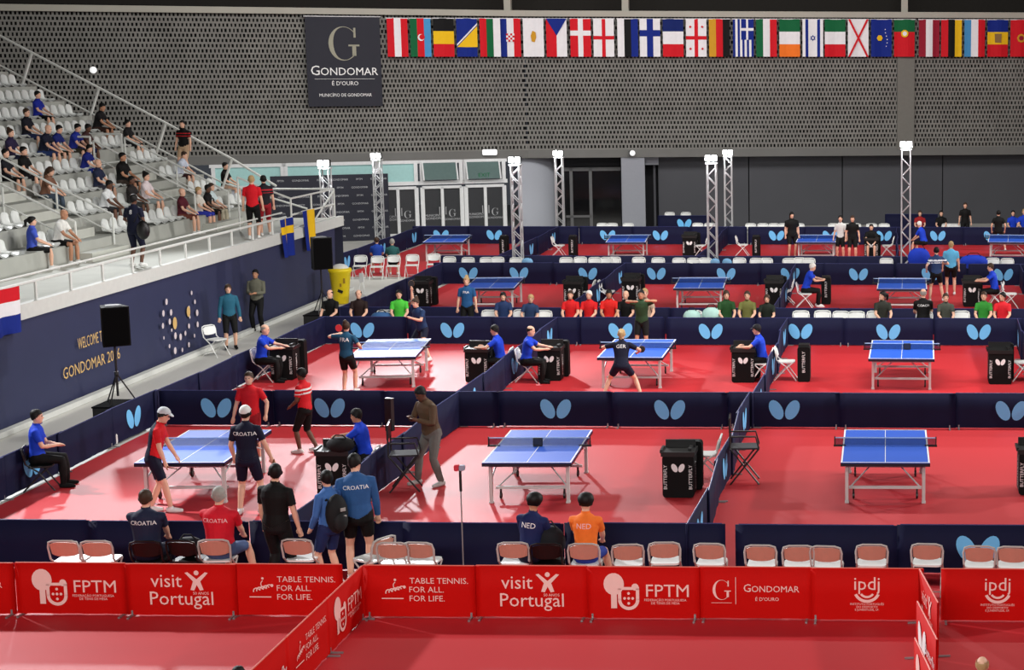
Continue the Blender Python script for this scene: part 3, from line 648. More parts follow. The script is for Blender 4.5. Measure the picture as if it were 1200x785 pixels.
for px, d, lb in ((84, 0, 'shade-tinted folding chair, left of the pair at the far left behind the red barrier'), (121, 0, 'shade-tinted folding chair, right of the pair at the far left behind the red barrier'),
              (257, .1, 'shade-tinted folding chair under the man in the red shirt'), (355, .15, 'shade-tinted folding chair between the man in black and the boy with the backpack'), (465, .0, 'shade-tinted folding chair, left of the pair right of the man in the blue jacket'), (497, .02, 'shade-tinted folding chair, right of the pair right of the man in the blue jacket'),
              (605, .05, 'shade-tinted folding chair behind the seated player in navy'), (687, 0, 'shade-tinted folding chair under the seated player in orange'), (737, -.02, 'shade-tinted folding chair directly right of the player in orange'), (780, .1, 'shade-tinted folding chair, second one right of the player in orange'),
              (834, .05, 'shade-tinted folding chair beside the gap in the dark barrier row'), (893, -.02, 'shade-tinted folding chair, first right of the gap in the dark barrier row'), (936, -.03, 'shade-tinted folding chair, left of the touching pair above the G and GONDOMAR panel'), (970, -.05, 'shade-tinted folding chair, right of the touching pair above the G and GONDOMAR panel'),
              (1022, .05, 'shade-tinted folding chair above the left ipdj panel'), (1087, .1, 'shade-tinted folding chair at the top of the narrow red divider'), (1148, 0, 'shade-tinted folding chair in front of the large wing ovals'), (1187, -.02, 'shade-tinted folding chair at the right frame edge')):
    chair(CF, px, 24.4 + d, math.radians(random.uniform(-5, 5)), lb, GF)
chair(CF, 436, 24.55, math.radians(60), 'shade-tinted folding chair behind the legs of the man in the blue jacket', GF)
chair(CB, 178, 24.4, .05, 'black folding chair under the man in the dark navy shirt', 'black folding chairs by the left front court'); chair(CB, 222, 24.45, -.1, 'black folding chair right of the man in the dark navy shirt', 'black folding chairs by the left front court')
chair(CB, 643, 24.4, .05, 'black folding chair loaded with a bag between the two seated players', 'black folding chairs by the left front court')
# white chair tops behind the barrier rows
for i, px in enumerate((705, 716, 735, 879, 894, 906, 918, 936, 977, 991, 1003, 1021, 1036, 1110, 1120)):
    chair(CW, px, 74.6, math.pi + random.uniform(-.1, .1), 'white folding chair, %s from the left along the grey back wall' % ORD[min(i, 14)], 'white folding chairs along the back wall', 0, .8)
for i, px in enumerate((784, 803, 817, 831)): chair(CW, px, 80.3 if i in (0, 1) else 74.7, math.pi, 'white folding chair, %s from the left before the dark back doorway' % ORD[i], 'white folding chairs before the back doorway', 0, .8)
for i, px in enumerate((524, 546, 568, 581, 603, 662, 679, 696, 709, 719, 748, 770, 795, 811, 825, 865, 885, 897, 925, 936, 947, 1038, 1165, 1181)):
    chair(CW, px, 61.1 + random.uniform(-.1, .2), math.pi + random.uniform(-.12, .12), 'white folding chair in the far spectator row %s' % (('left half, %s from left' % ORD[i]) if i < 16 else ('right half, %s from the twin towers' % ORD[i - 16])), 'white folding chairs in the far spectator row', 0, .8)
for i, px in enumerate((447, 571, 608, 636, 811, 834, 939, 964, 985, 1004, 1026, 1083, 1128)):
    chair(CW, px, 47.75 + random.uniform(-.1, .1), math.pi + random.uniform(-.1, .1), 'white folding chair in the nearer spectator row, %s from the left' % ORD[i], 'white folding chairs in the nearer spectator row', 0, .8)
for i, (px, py) in enumerate(((422, 326), (442, 327), (461, 326), (483, 325), (508, 324))):
    p = gnd(px, py); proto_use(CW, (p.x, p.y, 0), math.pi + .1, 'white chair on the grey floor left of the far courts, %s from the left' % ORD[i], 'white chairs on the grey floor')
p = gnd(254, 417); proto_use(CW, (p.x, p.y, 0), math.radians(-115), 'white chair standing empty on the walkway beside the woman in the teal jacket')
# umpire chairs (white) and others
UCH = {}
def uchair(px, py, rz, label, pr=None): p = gnd(px, py); UCH[label] = p; return proto_use(pr or CW, (p.x, p.y, 0.012), rz, label, None)

# ================================================================== SCORER DESKS
def make_desk():
    t = thing('scorer_desk', 'x', 'desk', group='black scorer desks')
    w, d, h = .55, .50, .76
    MB().rbox((0, 0, h / 2), (w, d, h), .06, 'y', 3).build('cabinet', mat('desk_black', (8, 8, 9), 0.7, 0.2), t)
    MB().box((0, .02, h + .012), (w + .04, d + .06, .08)).build('desktop', BLACK, t)
    MB().box((0, .20, h + .10), (w * .96, .05, .17)).box((0.2, .0, h + .06), (.06, .3, .08)).box((-.3, 0, h + .05), (.04, .4, .06)).build('tray_wall', BLACK, t)
    MB().rbox((.12, .44, .44), (.48, .22, .88), .06, 'y', 3).build('rear_case', mat('desk_black', (8, 8, 9)), t)
    e = wings(MB(), 0, h * .70, .24, -d / 2 - .004).build('wing_emblem', WPRINT, t)
    l = MB()
    for sg in (-1, 1): text(l, 'BUTTERFLY', sg * (w / 2 - .055), h * .48, .085, -d / 2 - .004, True, 1.0, math.pi / 2)
    l.build('lettering', WPRINT, t)
    s = MB(); text(s, 'BUTTERFLY', 0, h * .48, .10, 0, True, 1.0, math.pi / 2)
    a = MB(); a.add([(w / 2 + .004, v[0], v[2]) for v in s.v], s.f); b = MB(); b.add([(-w / 2 - .004, -v[0], v[2]) for v in s.v], s.f)
    a.build('side_lettering', WPRINT, t); b.build('side_lettering', WPRINT, t)
    return t
DP = make_desk()
def desk(px, py, rz, label, sc=1.0):
    p = gnd(px, py); o = proto_use(DP, (p.x, p.y + .25, 0.012), rz, label); return p
desk(390, 583, .03, 'black scorer desk of the front left court, umpire in blue leaning on it')
desk(795, 584, .0, 'black scorer desk of the front middle court, unattended with an empty chair')
desk(1212, 581, 0, 'black scorer desk cut by the right frame edge on the front right court')
desk(331, 446, .0, 'black scorer desk beside the walkway, umpire in blue seated on its left')
desk(559, 449, 0, 'black scorer desk left of the divider on the second line, umpire on its right')
desk(644, 447, 0, 'black scorer desk right of the divider on the second line, umpire on its left')
desk(871, 449, 0, 'black scorer desk beside the umpire in the dark cap on the second line')
desk(1172, 451, 0, 'black scorer desk at the right of the second line beside the right divider')
desk(493, 361, 0, 'black scorer desk on the third line at the left, behind the green shirt')
desk(671, 361, 0, 'black scorer desk on the third line above the red shirted group')
desk(739, 357, 0, 'black scorer desk on the third line behind the bald spectator')
desk(907, 360, 0, 'black scorer desk on the third line left of the umpire leaning forward')
desk(1139, 360, 0, 'black scorer desk on the third line of the umpire in blue at the right')
desk(808, 301, 0, 'black scorer desk on the farthest line left of the twin lamp towers')
desk(1021, 304, 0, 'black scorer desk on the farthest line beside the standing pair')
def make_tower():
    t = thing('scorer_stand', 'x', 'stand', group='narrow black scorer stands')
    MB().rbox((0, 0, .42), (.30, .45, .84), .05, 'y', 3).build('cabinet', mat('desk_black', (8, 8, 9)), t); MB().box((0, 0, .86), (.26, .3, .05)).build('top', BLACK, t)
    l = MB(); text(l, 'BUTTERFLY', 0, .48, .10, -.23, True, 1, math.pi / 2); l.build('lettering', WPRINT, t); return t
TWP = make_tower()
for px, py, lb in ((942, 448, 'narrow black scorer stand right of the divider on the second line beside a white chair'), (968, 357, 'narrow black scorer stand beside the umpire leaning forward on the third line'), (934 - 48, 303, 'narrow black scorer stand beside the folding chair right of the twin towers'), (671, 303, 'narrow black scorer stand on the farthest line beside the left white chair'), (590, 303, 'narrow black scorer stand beside the third lamp tower from the left')):
    p = gnd(px, py); proto_use(TWP, (p.x, p.y + .2, 0.012), 0, lb)
for px, py, rz, lb in ((427, 575, 90, 'folding chair under the umpire leaning on the front left desk'), (829, 560, 90, 'white folding chair turned to the unattended front middle desk'), (311, 447, -90, 'white folding chair under the umpire beside the walkway'),
    (588, 446, 90, 'white folding chair under the umpire left of the second line divider'), (619, 447, -90, 'white folding chair under the umpire right of the second line divider'), (893, 447, 90, 'white folding chair under the umpire in the dark cap'),
    (921, 445, -90, 'white folding chair standing empty beside the narrow black scorer stand'), (1199, 446, 90, 'white folding chair at the right edge of the second line'), (688, 358, 90, 'white folding chair right of the desk above the red group'), (712, 358, -90, 'white folding chair left of the desk behind the bald spectator'), (921, 357, 90, 'white folding chair right of the third line desk, empty'),
    (943, 361, -90, 'white folding chair under the umpire leaning forward'), (1166, 360, 90, 'white folding chair under the umpire in blue at the right'), (1183, 361, -90, 'white folding chair at the right edge of the third line'), (655, 301, -90, 'white chair beside the second lamp tower from the left'), (870, 300, -90, 'white chair right of the twin lamp towers'), (822, 301, 90, 'white chair between the far desk and the left twin tower'), (1040, 301, 90, 'red backed chair beside the right lamp tower')):
    uchair(px, py, math.radians(rz), lb)
p = gnd(48, 573); proto_use(CB, (p.x + .02, p.y, 0), math.radians(-75), 'black folding chair under the umpire at the left frame edge', 'black folding chairs on court')
# tall black folding director chair & table of the photographer
def director(px, py, rz, label):
    p = gnd(px, py); t = thing('director_chair', label, 'chair', (p.x, p.y, 0.012), rz)
    for sy in (-1, 1):
        y = sy * .24
        MB().tube([(-.26, y, 0), (.26, y, .66)], .016, 6).build('leg', DKM, t); MB().tube([(.26, y, 0), (-.26, y, .66)], .016, 6).build('leg', DKM, t)
        MB().tube([(-.26, y, .66), (-.26, y, 1.22)], .015, 6).build('back_post', DKM, t)
        MB().tube([(-.26, y, .88), (.2, y, .88), (.26, y, .66)], .017, 6).build('armrest', DKM, t)
    MB().rbox((0, 0, .655), (.50, .46, .03), .02, 'z').build('seat', mat('dark_grey_canvas', (40, 40, 46), 0.8), t)
    MB().box((-.265, 0, 1.08), (.03, .5, .24)).build('backrest', BLACK, t); MB().tube([(0, -.24, .33), (0, .24, .33)], .012, 6).build('crossbar', DKM, t)
    return t
director(873, 565, math.radians(4), 'tall black folding chair standing across the divider of the right front court')
director(476, 574, math.radians(10), 'tall black folding chair beside the photographer in the brown jacket')

# ================================================================== LAMP TOWERS
def truss(px, Y, pyt, label, half=.15):
    x = xat(px, Y, 2.5); zt_ = zat(pyt + 8, x, Y); t = thing('lamp_tower', label, 'tower', (x, Y, 0.012), 0)
    MB().box((0, 0, .02), (.9, .9, .04)).build('base_plate', DKM, t)
    for sx in (-1, 1):
        for sy in (-1, 1): MB().tube([(sx * half, sy * half, .04), (sx * half, sy * half, zt_)], .028, 6).build('chord', ALU, t)
    z0 = .1; mb = MB(); i = 0
    while z0 < zt_ - .3:
        a, b = (-half, half) if i % 2 else (half, -half)
        for sy in (-1, 1): mb.tube([(a, sy * half, z0), (b, sy * half, z0 + .32)], .018, 5); mb.tube([(sy * half, a, z0), (sy * half, b, z0 + .32)], .018, 5)
        z0 += .32; i += 1
    mb.build('lattice', ALU, t)['kind'] = 'stuff'
    MB().box((0, 0, zt_ + .02), (half * 2 + .1, half * 2 + .1, .05)).build('top_plate', ALU, t)
    for sx in (-1, 1):
        f = MB().rbox((sx * .12, -.10, zt_ + .20), (.20, .16, .24), .04).build('floodlight_housing', BLACK, t)
        MB().rbox((sx * .12, -.19, zt_ + .20), (.17, .02, .20), .03).build('lens', mat('lit_lens', (255, 255, 255), emit=(5.0)), f)
    l = bpy.data.lights.new('tower_lamp', 'SPOT'); l.energy = 500; l.spot_size = math.radians(110); l.spot_blend = .6; l.shadow_soft_size = .15; l.color = (.95, .97, 1)
    o = bpy.data.objects.new('tower_lamp', l); COL.objects.link(o); o.parent = t; o.location = (0, -.25, zt_ + .2); o.rotation_euler = (math.radians(62), 0, 0)
    return t
truss(383, 61.6, 190, 'aluminium lamp tower at the left beside the navy backdrop')
truss(443, 72.6, 180, 'aluminium lamp tower behind the left chairs, before the lobby windows')
truss(605.5, 61.6, 186, 'aluminium lamp tower right of the entrance doors')
truss(655.5, 75.0, 177, 'aluminium lamp tower before the dark lobby doors')
truss(834.5, 61.6, 184, 'aluminium lamp tower, nearer left one of the twin pair')
truss(853.5, 75.0, 176, 'aluminium lamp tower, farther right one of the twin pair')
truss(1061.5, 61.6, 168, 'aluminium lamp tower at the right before the grey wall')

# ================================================================== FLAGS ON THE WALL
FC = dict(r=(206, 24, 38), w=(232, 232, 236), k=(18, 18, 20), y=(236, 190, 30), b=(18, 40, 130), g=(16, 98, 58), l=(74, 150, 205), o=(240, 120, 40), m=(146, 26, 48), n=(14, 34, 100), c=(140, 110, 70), d=(204, 150, 40), p=(226, 226, 230))
def cell(c): return mat('flag_' + c, FC[c], 0.75, 0.2, var=0.08, scale=5)
flags = [(463, 'V:rwr', None, 'red, white and red upright'), (490, 'V:grl', 'crescent', 'green, red and blue upright with white crescent'), (517, 'H:kyr', None, 'black, yellow and red level'), (544, 'bosnia', None, 'blue with a yellow triangle'),
    (571, 'V:rgw', None, 'red, green and white upright'), (598, 'V:bwr', 'check', 'blue, white and red upright with a checked shield'), (625, 'H:www', 'spot', 'white with an ochre island shape'), (652, 'czech', None, 'blue wedge over red and white'), (680, 'X:rw', None, 'red with a white cross'),
    (707, 'X:wr', None, 'white with a thin red cross'), (735, 'V:wkb', None, 'white, black and blue upright'), (761, 'X:wb', None, 'white with a blue cross'), (788, 'H:nwr', None, 'navy, white and red level'), (815, 'X:wr', 'four', 'white with red cross and four small crosses'),
    (842, 'V:drk', None, 'gold, red and black upright'), (870, 'V:bwbwbwbwb', 'greek', 'blue and white narrow upright stripes'), (897, 'V:gwr', None, 'green, white and red upright'), (924, 'H:gwo', None, 'green, white and orange level'), (951, 'V:wbwwwbw', 'star', 'white with two blue stripes and a star'),
    (977, 'H:gwr', None, 'green, white and red level'), (1004, 'jersey', None, 'white with a red diagonal cross'), (1031, 'H:bbb', 'kos', 'blue with a yellow shape and small stars'), (1058, 'H:grr', 'port', 'green over red with a round crest'), (1087, 'V:mwm', None, 'maroon, white and maroon upright'),
    (1113, 'V:rky', None, 'red, dark green and yellow upright'), (1140, 'V:lwr', None, 'light blue, white and red upright'), (1167, 'H:byr', 'eagle', 'blue, yellow and red level with an eagle patch'), (1194, 'H:rrr', 'gold', 'red with a golden crest')]
for i, (px, pat, em, desc) in enumerate(flags):
    A, B = (WA, WB) if px < 598 else (WB, WC); an = AL if px < 598 else AR
    _, zt_, p = on_wall(px, 21.5 + (px - 450) * .0025, A, B); _, zb_, _ = on_wall(px, 66.5, A, B); _, _, pe = on_wall(px + 12.0, 40, A, B); _, _, ps = on_wall(px - 12.0, 40, A, B)
    w_ = math.hypot(pe[0] - ps[0], pe[1] - ps[1]); h_ = zt_ - zb_; nx, ny = math.sin(an), -math.cos(an)
    t = thing('wall_flag', 'hanging flag, %s' % desc, 'flag', (p[0] + nx * .45, p[1] + ny * .45, zb_), an, 'row of flags on the block wall')
    mb = MB(); keys = []; ph = random.random() * 6
    def wv(x, z): return .03 * math.sin(x / w_ * 7 + ph) * (1.1 - .5 * z / h_)
    def patch(x0, x1, z0, z1, c, off=0.0, n=4):
        if c not in keys: keys.append(c)
        mb.cur = keys.index(c)
        for q in range(n):
            a, b = x0 + (x1 - x0) * q / n, x0 + (x1 - x0) * (q + 1) / n
            for r_ in range(2):
                c0_, c1_ = z0 + (z1 - z0) * r_ / 2, z0 + (z1 - z0) * (r_ + 1) / 2
                mb.add([(a, wv(a, c0_) - off, c0_), (b, wv(b, c0_) - off, c0_), (b, wv(b, c1_) - off, c1_), (a, wv(a, c1_) - off, c1_)], [(0, 1, 2, 3)])
    def poly(pts, c, off=.055):
        if c not in keys: keys.append(c)
        mb.cur = keys.index(c); mb.add([(x, wv(x, z) - off, z) for x, z in pts], [tuple(range(len(pts)))])
    hw = w_ / 2
    if pat[:2] == 'V:':
        cs = pat[2:]; nn = len(cs)
        for q, c in enumerate(cs): patch(-hw + w_ * q / nn, -hw + w_ * (q + 1) / nn, 0, h_, c, 0, 2)
    elif pat[:2] == 'H:':
        cs = pat[2:]; nn = len(cs)
        for q, c in enumerate(cs): patch(-hw, hw, h_ * (nn - q - 1) / nn, h_ * (nn - q) / nn, c, 0, 6)
    elif pat[:2] == 'X:':
        a, c = pat[2], pat[3]; patch(-hw, hw, 0, h_, a, 0, 6); tw_ = .11 if em != 'four' and pat != 'X:wr' else .08
        if pat == 'X:wb': tw_ = .14
        patch(-tw_, tw_, 0, h_, c, .012, 2); zc = h_ * (.62 if pat in ('X:wb', 'X:rw') else .5); patch(-hw, hw, zc - tw_, zc + tw_, c, .014, 6)
    elif pat == 'bosnia': patch(-hw, hw, 0, h_, 'b', 0, 6); poly([(-hw, h_ * .25), (hw, h_ * .25), (hw, h_ * .8)], 'y'); poly([(-hw, h_ * .33), (-hw, h_ * .28), (hw, h_ * .83), (hw, h_ * .88)], 'w', .065)
    elif pat == 'czech': patch(-hw, 0, 0, h_, 'r', 0, 3); patch(0, hw, 0, h_, 'w', 0, 3); poly([(-hw, h_), (0, h_ * .55), (hw, h_)], 'b')
    elif pat == 'jersey': patch(-hw, hw, 0, h_, 'w', 0, 6); poly([(-hw, .0), (-hw + .1, 0), (hw, h_), (hw - .1, h_)], 'r'); poly([(hw, 0), (hw - .1, 0), (-hw, h_), (-hw + .1, h_)], 'r', .06)
    rr_ = lambda x, z, r_, c, n=10, off=.07: poly([(x + r_ * math.cos(2 * math.pi * q / n), z + r_ * math.sin(2 * math.pi * q / n)) for q in range(n)], c, off)
    if em == 'crescent': rr_(0, h_ / 2, .15, 'w'); rr_(.04, h_ / 2 + .02, .12, 'r', off=.08)
    if em == 'check':
        for a in range(4):
            for b in range(4): poly([(-.18 + a * .09, h_ / 2 - .18 + b * .09), (-.09 + a * .09, h_ / 2 - .18 + b * .09), (-.09 + a * .09, h_ / 2 - .09 + b * .09), (-.18 + a * .09, h_ / 2 - .09 + b * .09)], 'r' if (a + b) % 2 else 'w', .07)
    if em == 'spot': poly([(-.08, h_ * .40), (.05, h_ * .38), (.12, h_ * .5), (.1, h_ * .64), (-.04, h_ * .68), (-.12, h_ * .55)], 'd')
    if em == 'four':
        for sx in (-1, 1):
            for sz in (-1, 1): rr_(sx * hw * .58, h_ / 2 + sz * h_ * .29, .06, 'r', 4)
    if em == 'greek': patch(-.1, hw, h_ * .45, h_, 'b', .01, 3); patch(.13, .22, h_ * .45, h_, 'w', .018, 1); patch(-.1, hw, h_ * .69, h_ * .76, 'w', .02, 3)
    if em == 'star': poly([(0, h_ / 2 + .14), (-.12, h_ / 2 - .07), (.12, h_ / 2 - .07)], 'b'); poly([(0, h_ / 2 - .14), (-.12, h_ / 2 + .07), (.12, h_ / 2 + .07)], 'b', .07); rr_(0, h_ / 2, .05, 'w', 6, .08)
    if em == 'kos':
        rr_(-.08, h_ / 2, .14, 'y', 6)
        for q in range(6): rr_(.22 + .05 * math.sin(q), h_ * (.28 + .09 * q), .025, 'w', 5)
    if em == 'port': rr_(0, h_ * .62, .17, 'y'); rr_(0, h_ * .62, .10, 'w', off=.08)
    if em == 'eagle': poly([(-.14, h_ * .38), (.14, h_ * .38), (.16, h_ * .62), (-.16, h_ * .62)], 'c')
    if em == 'gold': rr_(0, h_ * .5, .2, 'd', 8); rr_(0, h_ * .5, .12, 'm', 6, .08)
    mb.build('cloth', [cell(c) for c in keys], t)
    MB().tube([(-hw - .04, .01, h_), (hw + .04, .01, h_)], .02, 5).build('hanging_cord', mat('flag_w', FC['w']), t)

# ---- big town banner
A, B = WA, WB
_, zt_, p0 = on_wall(357.5, 19, A, B); _, zb_, p1 = on_wall(447, 124, A, B); _, _, pm = on_wall(402, 70, A, B)
ubw = on_wall(446, 70, A, B)[0] - on_wall(359, 70, A, B)[0]; nx, ny = math.sin(AL), -math.cos(AL)
t = thing('town_banner', 'large dark banner with a silver G and GONDOMAR on the block wall', 'banner', (pm[0] + nx * .3, pm[1] + ny * .3, zb_), AL)
h_ = zt_ - zb_; MB().box((0, 0, h_ / 2), (ubw, .02, h_)).build('cloth', mat('banner_charcoal', (48, 49, 58), 0.7, 0.2, var=0.1, scale=1.5), t)
MB().tube([(-ubw / 2 - .05, 0, h_), (ubw / 2 + .05, 0, h_)], .03, 6).build('top_rod', STEEL, t)
m_ = MB(); serif_g(m_, -.0, h_ * .70, .72, -.02); m_.build('emblem', mat('silver_print', (150, 148, 130), 0.6), t)
m_ = MB(); small_caps(m_, 'G', 'ONDOMAR', 0, h_ * .385, .46, -.02, True); rect(m_, -1.25, 1.25, h_ * .305, h_ * .308, -.02); text(m_, "É D'OURO", 0, h_ * .255, .24, -.02); text(m_, 'MUNICÍPIO DE GONDOMAR', 0, h_ * .125, .19, -.02, True, .9); m_.build('lettering', WPRINT, t)
# ---- little wall things
def wall_thing(name, px, py, A, B, an, label, cat, fn):
    _, zz, p = on_wall(px, py, A, B); t = thing(name, label, cat, (p[0] + math.sin(an) * .2, p[1] - math.cos(an) * .2, zz), an); fn(t)
wall_thing('wall_lamp', 109, 82, WA, WB, AL, 'small round white lamp on the block wall above the stand', 'lamp', lambda t: (MB().ball((0, -.2, 0), .14).build('globe', mat('lit_globe', (235, 235, 235), emit=0.8), t), MB().box((0, .0, 0), (.1, .2, .1)).build('bracket', STEEL, t)))
wall_thing('emergency_light', 572, 178, WA, WB, AL, 'small lit white box lamp under the block wall above the doors', 'lamp', lambda t: (MB().rbox((0, -.12, 0), (.62, .12, .24), .04).build('diffuser', mat('lit_diffuser', (255, 255, 255), emit=1.2), t), MB().box((0, .0, 0), (.5, .12, .16)).build('housing', WHITE, t)))
wall_thing('wall_spotlight', 741, 179, WB, WC, AR, 'small white spotlight on the lintel above the grey column', 'lamp', lambda t: (MB().lathe([(.05, -.1), (.11, 0), (.13, .2), (.10, .24)], 12, axis=1, c=(0, -.3, 0)).build('lamp_head', mat('lit_globe', (235, 235, 235)), t), MB().box((-.12, .0, 0), (.1, .25, .22)).build('bracket', DKM, t)))

# ---- sponsor backdrop with rows of print
ua_, _, pa = on_wall(314, 230, WA, WB); ub_, _, pb = on_wall(450, 230, WA, WB); um = (ua_ + ub_) / 2; dx_, dy_ = nrm(WA, WB)
bx, by = WA[0] + dx_ * um + math.sin(AL) * 1.2, WA[1] + dy_ * um - math.cos(AL) * 1.2; zt_ = zat(205, bx, by); wd = ub_ - ua_
t = thing('sponsor_backdrop', 'dark navy backdrop wall with rows of small white print beside the far chairs', 'backdrop', (bx, by, 0), AL)
MB().box((0, 0, zt_ / 2), (wd, .12, zt_)).build('panel', mat('backdrop_navy', (26, 28, 44), 0.55, 0.4, var=0.1, scale=1), t)
m_ = MB()
for r_ in range(8):
    for c_ in range(6): text(m_, ('GONDOMAR', 'FPTM')[(r_ + c_) % 2], -wd / 2 + wd * (c_ + .5) / 6, zt_ * (r_ + .6) / 8.2, .115, -.07)
m_.build('lettering', mat('door_print', (180, 182, 186)), t)
for sx in (-.45, 0, .45): MB().tube([(sx * wd, .07, zt_), (sx * wd, .5, 0)], .03, 5).build('stay', DKM, t)

# ================================================================== SPEAKERS, BOXES, BIN
def speaker(px, Y, X, pt, pb, label):
    zt_, zb_ = zat(pt, X, Y), zat(pb, X, Y); t = thing('loudspeaker', label, 'speaker', (X, Y, zb_ - .02), math.radians(35))
    h = zt_ - zb_; P = [(-.27, -.25), (.27, -.25), (.2, .2), (-.2, .2)]
    MB().prism(P, 2, 0, h).build('cabinet', mat('desk_black', (8, 8, 9), 0.7, 0.2), t); MB().rbox((0, -.262, h / 2), (.48, .02, h * .94), .03).build('grille', mat('grille_black', (4, 4, 5), 0.9, 0.1), t); MB().prism([(-.16, -.14), (.16, -.14), (.12, .1), (-.12, .1)], 2, h - .0, h + .02).build('top_plate', mat('speaker_top', (120, 122, 126)), t)
    for z_ in (.15, .4, .65): MB().box((.25, -.02, h * z_ + .05), (.03, .2, .05)).build('side_handle', STEEL, t)
    return zb_
def stand(X, Y, zb, ztop, label):
    t = thing('speaker_stand', label, 'stand', (X, Y, zb))
    MB().tube([(0, 0, 0.15), (0, 0, ztop - zb)], .025, 8).build('pole', DKM, t); MB().lathe([(.04, .55), (.045, .6), (.04, .66)], 8).build('collar', BLACK, t)
    for k in range(3):
        a = 2 * math.pi * k / 3 + .5; MB().tube([(0, 0, .62), (.36 * math.cos(a), .36 * math.sin(a), 0)], .014, 6).build('leg', DKM, t)
zb = speaker(115, 35.3, -15.86, 357, 403, 'black loudspeaker on a tall stand in front of the gold WELCOME lettering'); stand(-15.86, 35.3, .62, zb - .02, 'black tripod stand carrying the nearer loudspeaker')
zb = speaker(369, 48.6, -15.9, 277, 314, 'black loudspeaker on a tall stand near the yellow cup bin'); stand(-15.9, 48.6, .62, zb - .02, 'black tripod stand carrying the farther loudspeaker')
def crate(X, Y, w, d, h, label):
    t = thing('stage_box', label, 'box', (X, Y, 0)); MB().box((0, 0, h / 2), (w, d, h)).build('case', BLACK, t); MB().box((0, 0, h), (w + .03, d + .03, .03)).build('lid', mat('matt_black', (18, 18, 20), 0.95, 0.05), t)
crate(-15.86, 35.3, .70, .85, .605, 'black stage box under the nearer loudspeaker stand'); crate(-15.9, 48.6, .80, .9, .605, 'black stage box under the farther loudspeaker stand')
YEL = mat('yellow_plastic', (240, 212, 20), 0.4); p = gnd(400, 355.5)
t = thing('cup_bin', 'big yellow cup-shaped bin with a black face on the walkway', 'bin', (p.x, p.y, 0))
MB().lathe([(.21, 0), (.23, .02), (.33, .98), (.35, 1.0), (.37, 1.06), (.35, 1.12), (.30, 1.12)], 20).build('cup', YEL, t, smooth=True)
MB().box((.07, -.27, .42), (.16, .03, .09), ry=.4).build('mouth', BLACK, t); MB().box((.20, -.25, .75), (.05, .05, .16)).build('eye_mark', mat('dark_yellow_print', (170, 130, 30)), t); MB().box((.10, -.31, .62), (.05, .04, .1)).build('eye_mark', mat('dark_yellow_print', (170, 130, 30)), t)
bg = MB(); bg.ball((0, .05, 1.12), (.27, .2, .14)).build('white_bag', mat('white_bag', (225, 228, 228), 0.6), t, smooth=True)
p = gnd(427, 345); t = thing('caution_stand', 'small white floor stand right of the yellow bin', 'sign', (p.x - .1, p.y, 0), -.3)
MB().tube([(-.12, 0, 0), (0, .1, .75), (.12, 0, 0)], .02, 6).build('frame', WHITE, t); MB().box((0, .05, .55), (.16, .03, .3)).build('board', WPRINT, t)
# flags hanging on the stand
def rail_flag(y, z, w, h, cols, label, rz=math.pi / 2):
    t = thing('hanging_flag', label, 'flag', (XF + .12, y, z - h), rz); mb = MB(); keys = []
    nU, nV = 10, 10
    for i in range(nU):
        for j in range(nV):
            c = cols(i / nU + .05, j / nV + .05)
            if c not in keys: keys.append(c)
            mb.cur = keys.index(c); q = []
            for a, b in ((i, j), (i + 1, j), (i + 1, j + 1), (i, j + 1)):
                u, v = a / nU, b / nV; q.append(((u - .5) * w * (.75 + .25 * v) + .12 * (1 - v), -.04 - .06 * math.sin(u * 9) * (1 - v * .6), h * v))
            mb.add(q, [(0, 1, 2, 3)])
    mb.build('cloth', [cell(c) for c in keys], t, smooth=True)
    MB().tube([(-w / 2, 0, h), (w / 2, 0, h)], .012, 5).build('hem_cord', WHITE, t)
pz = at(330, 268, 0, XF); rail_flag(pz.y, zat(256, XF, pz.y), 1.15, 1.15, lambda u, v: 'y' if (abs(v - .72) < .12 or abs(u - .45) < .08) else 'b', 'blue flag with yellow cross hanging from the end of the balcony railing')
pz = at(356, 262, 0, XF); rail_flag(pz.y, zat(246, XF, pz.y), 1.1, 1.25, lambda u, v: 'b' if u < .45 else 'y', 'blue and yellow flag hanging beside the blue one with the cross')
pz = at(-6, 370, 0, XF); rail_flag(pz.y, zat(340, XF, pz.y), 1.5, .95, lambda u, v: 'r' if v > .66 else ('w' if v > .36 else 'b'), 'red, white and blue flag hanging from the railing at the left frame edge')
# measuring pole in the front aisle
p = gnd(541, 688); X = xat(541, 24.9, 1); t = thing('microphone_pole', 'slim pole with a red and grey head standing behind the red barrier', 'stand', (X, 24.9, 0.012))
zt_ = zat(549, X, 24.9); MB().tube([(0, 0, 0), (0, 0, zt_ - .35)], .010, 6).build('pole', STEEL, t); MB().tube([(0, 0, zt_ - .35), (0, 0, zt_)], .02, 6).build('grip', BLACK, t); MB().box((0, 0, .01), (.3, .3, .02)).build('base', DKM, t)
MB().rbox((-.05, 0, zt_), (.07, .06, .09), .02).build('red_head', mat('red_plastic', (200, 40, 60)), t); MB().rbox((.03, 0, zt_), (.08, .06, .08), .02).build('grey_head', mat('grey_plastic', (150, 150, 170)), t)
